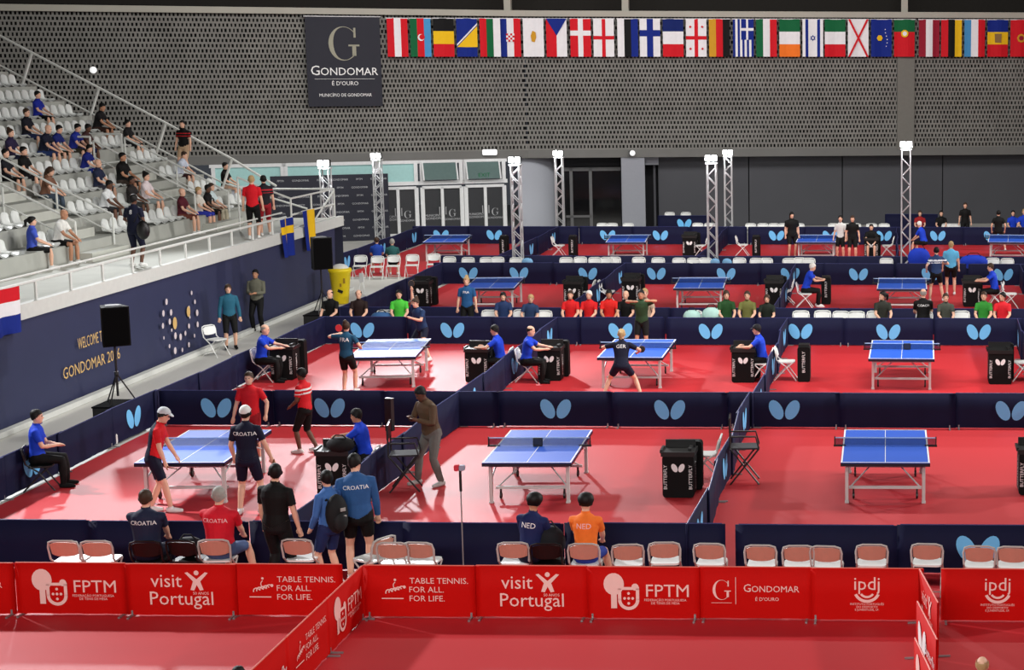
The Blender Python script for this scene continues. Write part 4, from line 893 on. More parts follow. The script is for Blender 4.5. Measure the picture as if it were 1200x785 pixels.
# bags
def bag(px, Y, w, h, rgb, label, name='sports_bag', z=0.47, strap=True, rz=0):
    X = xat(px, Y, z + h / 2); t = thing(name, label, 'bag', (X, Y, z), rz); rd = MB().ball((0, 0, h / 2), (w / 2, w * .32, h / 2 * 1.05), 12, 7); rd.v = [(x, y, min(max(z_, .01), h * .97)) for x, y, z_ in rd.v]
    rd.build('bag_body', rgbm(rgb), t, smooth=True); MB().tube([(-w * .25, -w * .1, h * .93), (-w * .12, -w * .12, h * 1.15), (w * .12, -w * .12, h * 1.15), (w * .25, -w * .1, h * .93)], .012, 5).build('strap', rgbm((30, 30, 34)), t)
bag(643, 24.5, .5, .5, (20, 20, 26), 'black bag on the chair between the two seated players'); bag(222, 24.5, .42, .3, (18, 18, 24), 'black bag on the chair right of the man in the dark navy shirt')
bag(1077, 61.2, .8, .75, (26, 60, 190), 'big blue bag in the far spectator row left of the chatting players', z=.45); bag(1141, 61.2, 1.0, .5, (26, 60, 190), 'long blue bag in the far spectator row right of the chatting players', z=.45)
bag(838, 61.1, .34, .32, (120, 170, 210), 'light blue bag on the far spectator row, left of the pair', z=.5); bag(852, 61.1, .34, .32, (120, 170, 210), 'light blue bag on the far spectator row, right of the pair', z=.5); bag(618, 61.1, .4, .32, (120, 170, 210), 'light blue bag behind the third lamp tower', z=.5)
bag(811, 47.7, .5, .42, (176, 214, 206), 'pale mint bag left of the man in the green shirt', z=.45); bag(834, 47.7, .55, .5, (176, 214, 206), 'pale mint bag with dark straps beside the man in the green shirt', z=.45); bag(447, 47.7, .6, .34, (60, 100, 150), 'blue bag on the seat left of the green shirted woman', z=.45)
bag(399, 30.0, .5, .28, (22, 22, 24), 'black bag lying open on the front left scorer desk', z=.79)
# bottle beside the walkway barrier, scorebox
p = gnd(133, 521); t = thing('water_bottle', 'white bottle at the foot of the barrier beside the walkway', 'bottle', (p.x + .05, p.y, .02)); MB().lathe([(.035, 0), (.04, .02), (.04, .17), (.018, .21), (.018, .235)], 10).build('bottle_body', WHITE, t); MB().lathe([(.02, .235), (.02, .26)], 8).build('cap', rgbm((60, 120, 190)), t)
t = thing('score_display', 'black upright score display between the umpire and the tall folding chair', 'display', (xat(457, 32.2, .8), 32.2, 0.012), -.3); MB().box((0, 0, 1.02), (.14, .1, .62)).build('case', BLACK, t); MB().tube([(0, 0, 0), (0, 0, .75)], .02, 6).build('pole', DKM, t); MB().box((0, 0, .01), (.3, .3, .02)).build('base', DKM, t)
def racket(loc, rot, label, red=True, sc=1.0):
    t = thing('table_tennis_racket', label, 'racket', loc); t.rotation_euler = rot
    P = [(.078 * math.cos(2 * math.pi * i / 16) * sc, .13 * sc + .085 * sc * math.sin(2 * math.pi * i / 16)) for i in range(16)]
    MB().prism(P, 1, -.004, .004).build('blade', rgbm((150, 110, 70)), t); P2 = [(x * .96, .13 * sc + (z_ - .13 * sc) * .96) for x, z_ in P]
    MB().prism(P2, 1, -.009, -.004).build('rubber', mat('red_rubber' if red else 'black_rubber', (200, 24, 40) if red else (20, 20, 22), 0.5), t); MB().prism(P2, 1, .004, .009).build('rubber', mat('red_rubber', (200, 24, 40), 0.5) if not red else mat('red_rubber', (200, 24, 40)), t)
    MB().rbox((0, 0, 0), (.03 * sc, .024, .10 * sc), .008).build('handle', rgbm((120, 84, 56)), t)
# ================================================================== PEOPLE
SKIN = {'l': (226, 178, 152), 'm': (190, 138, 108), 'd': (104, 70, 54)}
HAIRC = {'k': (12, 10, 9), 'b': (60, 42, 30), 'f': (176, 148, 104), 'g': (150, 148, 142), 'w': (222, 220, 214)}
def ik(a, t, l1, l2, pole):
    a, t, pole = Vector(a), Vector(t), Vector(pole); d = t - a; L = min(max(d.length, abs(l1 - l2) + .02), (l1 + l2) * .995); n = d.normalized(); t = a + n * L
    c = (l1 * l1 + L * L - l2 * l2) / (2 * L); h = math.sqrt(max(l1 * l1 - c * c, 1e-6)); p = pole - n * pole.dot(n)
    if p.length < 1e-4: p = n.orthogonal()
    return a + n * c + p.normalized() * h, t
POSES = {
    'stand': {}, 'sit': dict(pel=(0, 0, .56), feet=((-.13, .44, .075), (.13, .42, .075)), hands=((-.14, .36, .66), (.14, .36, .66)), lean=(0, .04)),
    'sitfwd': dict(pel=(0, 0, .56), feet=((-.16, .42, .075), (.16, .40, .075)), hands=((-.10, .48, .62), (.10, .48, .62)), lean=(0, .30)),
    'desk': dict(pel=(0, 0, .56), feet=((-.13, .36, .075), (.13, .40, .075)), hands=((-.18, .52, .84), (.18, .50, .84)), lean=(0, .18)),
    'walk': dict(feet=((-.11, .22, .08), (.11, -.20, .09)), hands=((-.27, -.02, .88), (.27, .2, .9))),
}
PQ = []
def person(pos, face, pose='stand', top=(30, 30, 36), bot=(24, 24, 30), hair='k', skin='l', h=1.75, sleeve=.62, legs=.6, shoe=(228, 228, 226), style='short', hi=0, label='', cat='person', group=None, print_=None, cap=None, z=0.0, turn=0.0, nod=0.0, wide=1.0, stripes=None, back=None, **ov):
    P = dict(pel=(0, 0, .935), feet=((-.12, 0, .075), (.12, .03, .075)), hands=((-.27, .06, .84), (.27, .06, .84)), lean=(0, 0.0), elbow=None)
    P.update(POSES[pose] if isinstance(pose, str) else pose); P.update(ov); s = h / 1.75
    pel = Vector(P['pel']); lx, ly = P['lean']; sp = Vector((lx, ly, 0)); up = Vector((lx, ly, math.sqrt(max(.2, 1 - lx * lx - ly * ly)))).normalized()
    right = Vector((1, 0, 0)); right = (right - up * right.dot(up)).normalized(); fwd = up.cross(right)
    chest = pel + up * .34; neck = pel + up * .53
    hup = (up + Vector((0, nod, .25))).normalized() if not P.get('headup') else Vector(P['headup']).normalized(); head = neck + up * .05 + hup * .125 + fwd * .015
    segs = []; mb = MB()                      # (a, b, ra, rb, region)
    def seg(a, b, ra, rb, reg): segs.append((tuple(a), tuple(b), ra, rb, reg))
    def limb(pts, rs): mb.tube(pts, rs, 10)
    # torso
    rings = [(-.13, .12, .095), (-.08, .165, .12), (.02, .165, .118), (.14, .145, .105), (.26, .155, .112), (.38, .182, .118), (.46, .17, .105), (.515, .11, .08), (.55, .055, .055)]
    V = []; n = 16
    for t_, rx, ry in rings:
        c = pel + up * t_
        for k in range(n):
            a = 2 * math.pi * k / n; V.append(c + right * rx * wide * math.cos(a) + fwd * ry * wide * math.sin(a) * (1.0 if math.sin(a) < 0 else 1.0))
    Fs = [(i * n + k, i * n + (k + 1) % n, (i + 1) * n + (k + 1) % n, (i + 1) * n + k) for i in range(len(rings) - 1) for k in range(n)] + [tuple(range(n - 1, -1, -1)), tuple((len(rings) - 1) * n + k for k in range(n))]
    mb.add(V, Fs)
    seg(pel - right * .06 - up * .06, pel + right * .06 - up * .06, .11, .11, 'bot'); seg(pel + up * .06, chest + up * .14, .14, .12, 'top'); seg(chest + up * .13 - right * .13, chest + up * .13 + right * .13, .07, .07, 'top'); seg(neck, neck + up * .02, .06, .06, 'top')
    # neck and head
    limb([neck - up * .05, neck + up * .03, head - hup * .05], [.062, .052, .052]); seg(neck + up * .035, head - hup * .06, .052, .052, 'skin')
    ca, sa = math.cos(turn), math.sin(turn); hr = (right - hup * right.dot(hup)).normalized(); hf = hup.cross(hr); hr, hf = hr * ca - hf * sa, hf * ca + hr * sa
    def hp(x, y, z_): return head + hr * x + hf * y + hup * z_
    HR = [(-.125, .028, .030, .045), (-.105, .048, .055, .030), (-.07, .062, .080, .012), (-.02, .072, .092, .002), (.03, .077, .097, -.004), (.07, .070, .090, -.008), (.10, .050, .066, -.010), (.118, .022, .03, -.010)]
    V = []
    for zz, rx, ry, oy in HR:
        for k in range(n): a = 2 * math.pi * k / n; V.append(hp(rx * math.cos(a), oy + ry * math.sin(a), zz))
    Fs = [(i * n + k, i * n + (k + 1) % n, (i + 1) * n + (k + 1) % n, (i + 1) * n + k) for i in range(len(HR) - 1) for k in range(n)] + [tuple(range(n - 1, -1, -1)), tuple((len(HR) - 1) * n + k for k in range(n))]
    mb.add(V, Fs); seg(hp(0, 0, -.06), hp(0, -.005, .04), .07, .085, 'head')
    mb.tube([hp(0, .085, .005), hp(0, .108, -.03), hp(0, .088, -.042)], [.010, .016, .012], 6)
    mb.tube([hp(-.02, .083, -.068), hp(.02, .083, -.068)], [.010, .010], 6)
    for sx in (-1, 1): mb.ball(hp(sx * .078, -.005, -.015), (.014, .022, .032) if abs(ca) > .7 else (.022, .014, .032), 6, 4)
    # arms
    HW = []
    for i, sx in enumerate((-1, 1)):
        sh = chest + up * .115 + right * sx * .175 * wide; pole = Vector(P['elbow'][i]) if P['elbow'] else (right * sx * .6 - fwd * .8 - Vector((0, 0, .2)))
        el, wr_ = ik(sh, P['hands'][i], .285, .25, pole)
        limb([sh - right * sx * .05, sh, sh + (el - sh) * .4, el, el + (wr_ - el) * .3, wr_], [.055, .058, .050, .040, .042, .028])
        q = sleeve
        if q <= 1: m_ = sh + (el - sh) * q; seg(sh, m_, .058, .048, 'top'); seg(m_ + (el - sh) * .04, el, .045, .04, 'skin'); seg(el, wr_, .04, .028, 'skin')
        else: seg(sh, el, .058, .045, 'top'); seg(el, wr_ - (wr_ - el) * .06, .045, .032, 'top')
        fd = (wr_ - el).normalized()
        side = (right - fd * right.dot(fd)); side = side.normalized() if side.length > .2 else fd.orthogonal().normalized(); pn = fd.cross(side)
        pc = wr_ + fd * .05; limb([wr_ - fd * .01, wr_ + fd * .03, wr_ + fd * .085], [.026, .034, .032]); seg(wr_, wr_ + fd * .19, .03, .02, 'skin')
        for k in range(4):
            ln = (.062, .075, .070, .055)[k]; b = wr_ + fd * .075 + side * ((k - 1.5) * .021); tipd = (fd + pn * .35 * (1 if sx > 0 else 1)).normalized()
            mb.tube([b, b + fd * ln * .5 + side * (k - 1.5) * .002, b + fd * ln * .5 + tipd * ln * .5], [.0105, .0098, .0085], 6)
        tb = wr_ + fd * .025 - side * sx * .028; mb.tube([tb, tb + fd * .03 - side * sx * .022, tb + fd * .062 - side * sx * .026], [.013, .012, .010], 6)
        HW.append(wr_ + fd * .07)
    # legs
    for i, sx in enumerate((-1, 1)):
        hip = pel + right * sx * .085 * wide - up * .04; ft = Vector(P['feet'][i]); pl = Vector(P['knee'][i]) if P.get('knee') else Vector((sx * .12, 1, .25)); kn, an_ = ik(hip, ft, .435, .425, pl)
        limb([hip + Vector((0, 0, .02)), hip + (kn - hip) * .3, kn, kn + (an_ - kn) * .3, an_], [.088, .085, .055, .058, .038])
        if legs <= 1: m_ = hip + (kn - hip) * legs * 1.25 if legs < .8 else kn; seg(hip, m_, .088, .07, 'bot'); seg(m_ + (kn - hip) * .04, kn, .06, .055, 'skin'); seg(kn, an_ + (kn - an_) * .1, .055, .038, 'skin')
        else: seg(hip, kn, .088, .06, 'bot'); seg(kn, an_ + (kn - an_) * .05, .06, .045, 'bot')
        fv = Vector(P['toes'][i]) if P.get('toes') else Vector((sx * .12, 1, 0)); fv = Vector((fv.x, fv.y, 0)).normalized() if P['feet'][i][2] < .2 else Vector(fv).normalized()
        b = an_ - Vector((0, 0, .035)); limb([b - fv * .07, b - fv * .02, b + fv * .09 - Vector((0, 0, .008)), b + fv * .19 - Vector((0, 0, .015))], [.030, .042, .038, .024]); seg(an_ + Vector((0, 0, -.01)), b + fv * .18, .045, .03, 'shoe%d' % i)
    if style == 'long': mb.tube([hp(0, -.06, .03), hp(0, -.095, -.08), hp(0, -.10, -.2), hp(0, -.10, -.28)], [.07, .065, .05, .02], 8); seg(hp(0, -.09, -.02), hp(0, -.10, -.27), .06, .03, 'hairx')
    if style == 'tail': mb.tube([hp(0, -.08, .05), hp(0, -.16, .0), hp(0, -.15, -.14)], [.03, .035, .015], 7); seg(hp(0, -.11, .04), hp(0, -.155, -.13), .03, .02, 'hairx')
    if style == 'bun': mb.ball(hp(0, -.06, .12), .045, 8, 5); seg(hp(0, -.06, .125), hp(0, -.06, .13), .04, .04, 'hairx')
    if style == 'afro': mb.ball(hp(0, -.02, .05), (.112, .112, .095), 12, 8)
    mb.v = [(v[0] * s, v[1] * s, v[2] * s) for v in mb.v]; segs = [(np.array(a) * s, np.array(b) * s, ra * s, rb * s, g) for a, b, ra, rb, g in segs]
    rz = math.radians(face); R = Matrix.Rotation(rz, 3, 'Z'); loc = Vector((pos[0], pos[1], z if len(pos) < 3 else pos[2]))
    vox = .0125 if hi == 2 else (.018 if hi == 1 else .028)
    PQ.append(dict(mb=mb, segs=segs, loc=loc, rz=rz, vox=vox, top=top, bot=bot, hair=hair, skin=skin, shoe=shoe, style=style, label=label, cat=cat, group=group, pr=print_, cap=cap, hi=hi, s=s, head=head * s, hax=(hr, hf, hup), chest=chest * s, up=up, fw=fwd, rt=right, stripes=stripes, back=back))
    return [loc + R @ (v * s) for v in HW]
def flush_people():
    objs = []
    for p in PQ:
        o = bpy.data.objects.new('body', p['mb'].mesh('body', mat('skin_' + p['skin'], SKIN[p['skin']], 0.55, 0.35, var=0.05))); COL.objects.link(o)
        m = o.modifiers.new('r', 'REMESH'); m.mode = 'VOXEL'; m.voxel_size = p['vox']; m.use_smooth_shade = True; objs.append(o)
    dg = bpy.context.evaluated_depsgraph_get(); dg.update(); res = [bpy.data.meshes.new_from_object(o.evaluated_get(dg)) for o in objs]
    tot = 0
    for p, o, me in zip(PQ, objs, res):
        o.modifiers.clear(); o.data = me; nv = len(me.vertices); co = np.empty(nv * 3, np.float32); me.vertices.foreach_get('co', co); co = co.reshape(-1, 3)
        nf = len(me.polygons); tot += nf; cen = np.empty(nf * 3, np.float32); me.polygons.foreach_get('center', cen); cen = cen.reshape(-1, 3)
        no = np.empty(nv * 3, np.float32); me.vertices.foreach_get('normal', no); no = no.reshape(-1, 3)
        best = np.full(nf, 1e9); idx = np.zeros(nf, int)
        for i, (a, b, ra, rb, g) in enumerate(p['segs']):
            d = b - a; t = np.clip(((cen - a) @ d) / max(d @ d, 1e-9), 0, 1); q = np.linalg.norm(cen - (a + t[:, None] * d), axis=1) - (ra + (rb - ra) * t); m = q < best; best[m] = q[m]; idx[m] = i
        regs = np.array([sg[4] for sg in p['segs']]); lab = regs[idx].astype(object)
        lv = np.empty(nf, int); hr, hf, hu = [np.array(v) for v in p['hax']]; s = p['s']; r = (cen - np.array(p['head'])) / s; y, z_ = r @ hf, r @ hu
        st = p['style']; ish = (lab == 'head')
        if st == 'bald': hm = ish & (z_ > 9)
        elif st == 'receding': hm = ish & (z_ > .75 * y + .02) & (z_ < .06)
        elif st == 'afro': hm = ((ish & (z_ > .55 * y)) | (np.linalg.norm(r - np.array([0, 0, 0.]) , axis=1) < .19) & (np.linalg.norm(r + np.outer(np.ones(nf), np.array(hf) * .02 - np.array(hu) * .05), axis=1) > .098)) & (z_ > -.045) & ((y < .05) | (z_ > .05))
        elif st == 'long': hm = ish & (z_ > 1.1 * y - .05)
        else: hm = ish & (z_ > .85 * y - .012)
        hm |= (lab == 'hairx')
        if st == 'bald': hm &= False
        root = thing('person', p['label'], p['cat'], p['loc'], p['rz'], p['group']); o.parent = root
        polys = [tuple(q.vertices) for q in me.polygons]
        def sub(mask, name, mt, off, keep=None):
            ids = np.nonzero(mask)[0]
            if len(ids) < 4: return None
            used = sorted({v for f in ids for v in polys[f]}); mp = {v: i for i, v in enumerate(used)}; u = np.array(used)
            vv = (co[u] + no[u] * off).tolist(); ff = [tuple(mp[v] for v in polys[f]) for f in ids]
            m_ = bpy.data.meshes.new(name); m_.from_pydata(vv, [], ff); m_.materials.append(mt); m_.polygons.foreach_set('use_smooth', [True] * len(ff)); m_.update()
            return link(name, m_, root)
        sh = sub(lab == 'top', 'shirt', rgbm(p['top']), .013); bt = sub(lab == 'bot', 'trousers' if not any(sg[4] == 'skin' and sg[2] == .06 * s for sg in p['segs']) else 'shorts', rgbm(p['bot']), .016)
        if p['back'] is not None:
            cr = (cen - np.array(p['chest'])) @ np.array(p['fw']); sub((lab == 'top') & (cr < -.035), 'back_panel', rgbm(p['back']), .0155)
        if p['stripes'] is not None:
            zz = (cen - np.array(p['chest'])) @ np.array(p['up']); mk = (lab == 'top') & ((np.abs(zz - .06) < .018) | (np.abs(zz + .02) < .014)); sub(mk, 'stripe', rgbm(p['stripes']), .016)
        for k in (0, 1): sub(lab == 'shoe%d' % k, 'shoe', rgbm(p['shoe'], 0.6), .006)
        if p['cap']:
            cm = ish & (z_ > .28 * y + .035); sub(cm, 'cap', rgbm(p['cap']), .016)
            hm &= ~cm
            H = Vector(p['head']); hrv, hfv, huv = p['hax']; pk = MB(); P = []
            for i in range(9):
                a = math.pi * i / 8; P.append(H + (hrv * .075 * math.cos(a) + hfv * (.07 + .085 * math.sin(a)) + huv * (.06 - .02 * math.sin(a))) * s)
            pk.add(P + [q - huv * .012 for q in P], [tuple(range(9)), tuple(range(17, 8, -1))] + [(i, i + 9, i + 10, i + 1) for i in range(8)] + [(8, 17, 9, 0)]); pk.build('cap_peak', rgbm(p['cap']), root)
        sub(hm, 'hair', mat('hair_' + p['hair'], HAIRC[p['hair']], 0.6, 0.3, var=0.2, scale=30), .012 if st != 'afro' else .006)
        if p['hi']:
            e = MB(); H = Vector(p['head']); hrv, hfv, huv = p['hax']
            for sx in (-1, 1): e.ball(H + (hrv * sx * .031 + hfv * .086 + huv * .008) * s, .0105 * s, 6, 4)
            e.build('eyes', mat('eye_dark', (30, 22, 20), 0.3), root)
        if p['pr'] and sh:
            lines, side, size, mt = p['pr']; V, Fs = text_geo(lines, True); bvh = BVHTree.FromPolygons([v.co for v in sh.data.vertices], [tuple(q.vertices) for q in sh.data.polygons]); vv = []; ok = True
            fw, rt, upv = p['fw'] * (-1 if side == 'back' else 1), p['rt'] * (1 if side == 'back' else -1), p['up']
            for v in V:
                o_ = Vector(p['chest']) + upv * (.05 + v[1] * size) + rt * (v[0] * size) + fw * .4; hit = bvh.ray_cast(o_, -fw)
                vv.append(tuple((hit[0] if hit[0] else o_ - fw * .27) + fw * .006))
            m_ = bpy.data.meshes.new('lettering'); m_.from_pydata(vv, [], Fs); m_.materials.append(mt); link('lettering', m_, root)
    print('people', len(PQ), 'faces', tot)
NV = (16, 20, 44); TEAL = (26, 74, 104); UB = (22, 62, 196); RED = (206, 26, 36); BK = (10, 10, 11)
def G(px, py): p = gnd(px, py); return (p.x, p.y, .012)
def C(px, Y, zr=1.0): return (xat(px, Y, zr), Y, .012)
# ---- front left court
hw = person(G(184, 600), -78, dict(feet=((-.02, -.10, .075), (.10, .24, .075)), hands=((-.12, .34, .86), (.2, .22, .80)), lean=(0, .22)), RED, NV, 'k', 'l', 1.80, hi=2, cap=(196, 200, 204), nod=.35, back=NV, label='player in red shirt and grey cap stooping left of the front left table', turn=0)
racket(hw[1], (math.radians(95), .3, 1.2), 'racket held by the stooping player left of the front left table', False)
hw = person(G(293, 603), 4, dict(feet=((-.15, 0, .075), (.17, .05, .075)), hands=((-.25, .16, .90), (.36, .14, .84)), lean=(0, .03)), NV, NV, 'k', 'l', 1.84, hi=2, cap=(222, 222, 220), print_=('CROATIA', 'back', .09, WPRINT), label='player in navy with white cap, back lettered, beside the front left table')
racket((hw[1].x + .02, hw[1].y - .02, hw[1].z - .02), (math.radians(180), .1, .0), 'red racket held low by the player in navy', True)
person(G(297, 541), 184, 'stand', RED, (150, 20, 30), 'b', 'l', 1.72, hi=1, hands=((-.30, .05, .92), (.32, .05, .88)), label='youth in a red shirt standing behind the front left table facing the camera')
person(G(360, 531), 80, dict(feet=((-.1, .10, .075), (.12, -.16, .09)), hands=((-.1, .26, .98), (.24, .02, .84)), lean=(0, .05)), RED, BK, 'k', 'd', 1.66, legs=.78, hi=1, stripes=(230, 226, 226), label='boy in a red shirt with white stripes walking on the front left court')
person(G(429, 572), 88, 'desk', UB, BK, 'k', 'm', 1.78, hi=1, legs=1.2, pel=(0, -.02, .60), hands=((-.16, .50, .86), (.16, .52, .88)), label='umpire in a blue shirt leaning on the front left scorer desk')
person(G(46, 572), -72, 'sit', UB, BK, 'k', 'l', 1.78, hi=1, legs=1.2, hands=((-.08, .34, .74), (.08, .34, .76)), shoe=BK, label='umpire in a blue shirt seated at the left frame edge with hands folded', pel=(0, 0, .57))
person(G(508, 568), 140, dict(feet=((-.20, -.02, .075), (.22, .16, .075)), hands=((-.10, .34, 1.18), (.12, .34, 1.20)), lean=(0, .20)), (92, 72, 54), (104, 102, 98), 'k', 'd', 1.84, sleeve=1.2, legs=1.2, hi=2, nod=.5, shoe=(200, 200, 196), wide=1.12, label='photographer in a brown jacket and grey trousers bending over a camera')
# ---- front aisle
def A(px, d=0.0): return C(px, 24.45 + d, .9)
person(A(173), 3, 'sit', (30, 36, 62), NV, 'b', 'l', 1.84, hi=2, wide=1.15, legs=1.2, print_=('CROATIA', 'back', .085, WPRINT), pel=(0, -.05, .57), label='man in dark navy lettered shirt seated at left behind the red barrier')
person(A(258, .1), -6, 'sit', (208, 26, 46), (70, 90, 130), 'g', 'l', 1.86, hi=2, wide=1.22, turn=-.2, feet=((-.1, .40, .075), (.26, .42, .075)), print_=('CROATIA', 'back', .085, mat('pink_print', (246, 196, 200), .7)), pel=(0, -.03, .57), label='grey-haired man in a red shirt seated with his back to the camera')
person(A(324, .0), -12, dict(feet=((-.1, 0, .075), (.12, .04, .075)), hands=((-.26, .12, .86), (.30, .08, .84)), lean=(.02, .0)), BK, (16, 16, 18), 'k', 'l', 1.84, hi=2, turn=-.6, legs=1.2, wide=1.12, label='man in a black shirt standing with his back turned right of the man in red')
person(A(386, .2), 62, dict(feet=((-.1, .06, .075), (.12, -.05, .075)), hands=((-.2, .16, .92), (.22, .16, .9))), (62, 104, 168), (30, 44, 90), 'k', 'l', 1.70, sleeve=1.2, hi=2, turn=.35, label='youth in a blue jacket carrying a black backpack, seen from behind')
person(A(420, .45), 14, dict(feet=((-.13, 0, .075), (.13, .05, .075)), hands=((-.2, .22, .96), (.25, .14, .88)), lean=(-.03, .05)), (44, 86, 140), BK, 'k', 'l', 1.88, sleeve=1.2, hi=2, turn=.45, nod=.2, wide=1.15, legs=.45, print_=('CROATIA', 'back', .085, WPRINT), label='man in a blue jacket and black shorts with white print on the back')
person(A(622, .0), -14, 'sit', (26, 36, 84), NV, 'k', 'm', 1.80, hi=2, style='afro', turn=-.7, lean=(.06, .10), sleeve=1.2, print_=('NED', 'back', .11, WPRINT), pel=(0, -.04, .57), label='player in navy jacket with curly black hair seated left of the orange player')
person(A(687, .0), -4, 'sit', (242, 120, 44), (40, 60, 150), 'k', 'l', 1.80, hi=2, style='afro', turn=-.3, feet=((-.12, .42, .075), (.24, .46, .075)), lean=(0, .05), print_=('NED', 'back', .11, mat('pink_print', (246, 196, 200), .7)), pel=(0, -.04, .57), label='player in an orange shirt seated on a folding chair, seen from behind')
p = A(386, .2)
t = thing('backpack', 'black backpack with grey markings worn by the youth in the blue jacket', 'bag', (p[0] + .16, p[1] - .14, 1.0), math.radians(50)); b = MB(); b.ball((0, 0, .12), (.17, .13, .29), 12, 8); b.build('backpack_body', rgbm((24, 26, 28)), t, smooth=True)
MB().ball((0, -.10, .02), (.12, .07, .14), 8, 6).build('front_pocket', rgbm((34, 36, 38)), t, smooth=True); MB().box((.02, -.135, .2), (.08, .01, .05)).box((.04, -.14, .1), (.06, .01, .03)).build('marking', rgbm((170, 172, 168)), t)
for sx in (-1, 1): MB().tube([(sx * .1, .08, .33), (sx * .11, .2, .28), (sx * .12, .14, -.05)], .018, 6).build('strap', rgbm((24, 26, 28)), t)
q = gnd(1152, 818, 0); person(C(1152, 19.2, 1.7), -10, 'stand', (90, 60, 60), BK, 'f', 'l', 1.5, hi=1, style='receding', label='fair balding head just showing at the bottom right edge', z=0); PQ[-1]['loc'].z = zat(769, q.x, 19.2) - 1.5 * (1.77 / 1.75)
person(C(275, 18.9, 1.4), 0, 'stand', BK, BK, 'k', 'l', 1.5, hi=0, label='dark hair just showing at the bottom edge beside the red divider'); PQ[-1]['loc'].z = zat(780, xat(275, 18.9, 1.4), 18.9) - 1.5 * (1.77 / 1.75)
# ---- second line
hw = person(G(408, 462), -6, dict(feet=((-.10, 0, .075), (.12, .16, .09)), hands=((-.30, .26, 1.42), (.28, .2, 1.1)), lean=(0, .06)), TEAL, BK, 'b', 'l', 1.66, hi=1, legs=.5, style='bun', print_=('FRA', 'back', .13, WPRINT), label='player in teal shirt and black shorts, back turned, with raised red racket')
racket(hw[0], (0, -.3, .3), 'red racket raised by the teal player on the second line')
hw = person(G(496, 420), 150, dict(pel=(0, 0, .78), feet=((-.45, .22, .075), (.25, -.1, .075)), hands=((-.05, .42, 1.1), (.18, .15, 1.98)), lean=(.05, .22)), (30, 52, 90), NV, 'b', 'l', 1.74, hi=1, legs=.5, style='bun', label='player lunging with one arm raised behind the left second line table')
racket(hw[1], (0, 0, .3), 'black and white racket held up by the lunging player', False)
hw = person(G(729, 467), 4, dict(pel=(0, -.05, .80), feet=((-.42, 0, .075), (.44, -.02, .075)), hands=((-.30, .34, 1.14), (.36, .30, 1.02)), lean=(0, .34)), NV, NV, 'f', 'l', 1.72, hi=1, legs=.45, style='tail', print_=('GER', 'back', .12, WPRINT), label='crouching player in navy with legs wide apart before the middle second line table')
racket(hw[1], (0, .9, .1), 'dark racket held by the crouching player in navy', False)
person(C(752, 45.2, 1), 182, dict(hands=((-.22, .34, 1.5), (.16, .34, 1.48)), lean=(0, .05)), (40, 66, 40), BK, 'k', 'm', 1.72, hi=1, label='player in a dark green shirt with raised hands behind the middle second line table')
DU = dict(legs=1.2, shoe=BK)
person(G(588, 447), 88, 'desk', UB, BK, 'k', 'l', 1.72, hi=1, label='umpire in a blue shirt writing, left of the second line divider', **DU)
person(G(617, 449), -88, 'desk', UB, BK, 'k', 'l', 1.74, hi=1, label='balding umpire in a blue shirt right of the second line divider', **dict(DU, style='receding'))
person(G(307, 448), -88, 'desk', UB, BK, 'g', 'l', 1.76, hi=1, style='receding', label='umpire in a blue shirt at the desk beside the walkway', **DU)
person(G(894, 447), 88, 'desk', UB, BK, 'k', 'l', 1.74, hi=1, cap=(24, 24, 30), label='umpire in blue shirt and dark cap at the second line middle divider', **DU)
# ---- spectators of the nearer row (facing the camera side)
def S(px): return C(px, 47.85, 1.0)
for px, top, hair, skin, st, h, lb, ex in (
    (388, BK, 'k', 'l', 'receding', 1.72, 'man in black seated left of the walkway end behind the first barrier', {}), (421, (40, 26, 24), 'k', 'l', 'receding', 1.72, 'man in dark brown seated right of the man in black', {}),
    (468, (74, 190, 60), 'k', 'l', 'short', 1.72, 'person in a bright green shirt seated behind the lunging player', {}), (590, (34, 54, 96), 'k', 'l', 'long', 1.66, 'dark-haired woman in a navy shirt seated right of the standing teal player', {}),
    (620, (40, 60, 96), 'f', 'l', 'short', 1.60, 'person in slate blue leaning sideways behind the barrier', dict(lean=(-.1, .15))), (669, (214, 30, 34), 'b', 'l', 'short', 1.72, 'leftmost of the three spectators in red', {}),
    (691, (214, 30, 34), 'w', 'l', 'short', 1.72, 'white-haired middle one of the three spectators in red', {}), (714, (214, 34, 30), 'k', 'm', 'long', 1.76, 'dark-haired right one of the three spectators in red', {}),
    (734, BK, 'w', 'l', 'bald', 1.72, 'bald spectator in black right of the red group', {}), (756, (180, 160, 140), 'f', 'l', 'short', 1.80, 'spectator in beige behind the player with raised hands', {}),
    (851, (34, 74, 36), 'b', 'l', 'long', 1.74, 'spectator in a dark green shirt right of the mint bags', {}), (876, (110, 112, 60), 'b', 'l', 'short', 1.72, 'spectator in olive right of the one in dark green', {}),
    (899, (26, 34, 26), 'b', 'l', 'long', 1.6, 'small girl in dark green beside the umpire in the dark cap', {}), (1034, (44, 46, 40), 'k', 'l', 'tail', 1.72, 'spectator in grey-green turning sideways before the third line right table', dict(turn=1.2)),
    (1108, (70, 74, 66), 'b', 'l', 'short', 1.66, 'spectator in grey with bent arms right of the one in black', {}), (1153, (50, 140, 50), 'b', 'l', 'short', 1.72, 'spectator in a green shirt below the umpire in blue', {}), (1175, (216, 34, 46), 'k', 'l', 'short', 1.70, 'spectator in red at the right beside the green shirt', dict(turn=.7))):
    person(S(px), 180 + random.uniform(-14, 14), 'sit', top, BK, hair, skin, h, style=st, label=lb, hi=1, **ex)
person(S(1082), 2, 'sit', BK, BK, 'g', 'l', 1.8, style='receding', hi=1, print_=('COACH', 'back', .09, WPRINT), label='spectator in black seated with the back to the camera', wide=1.1)
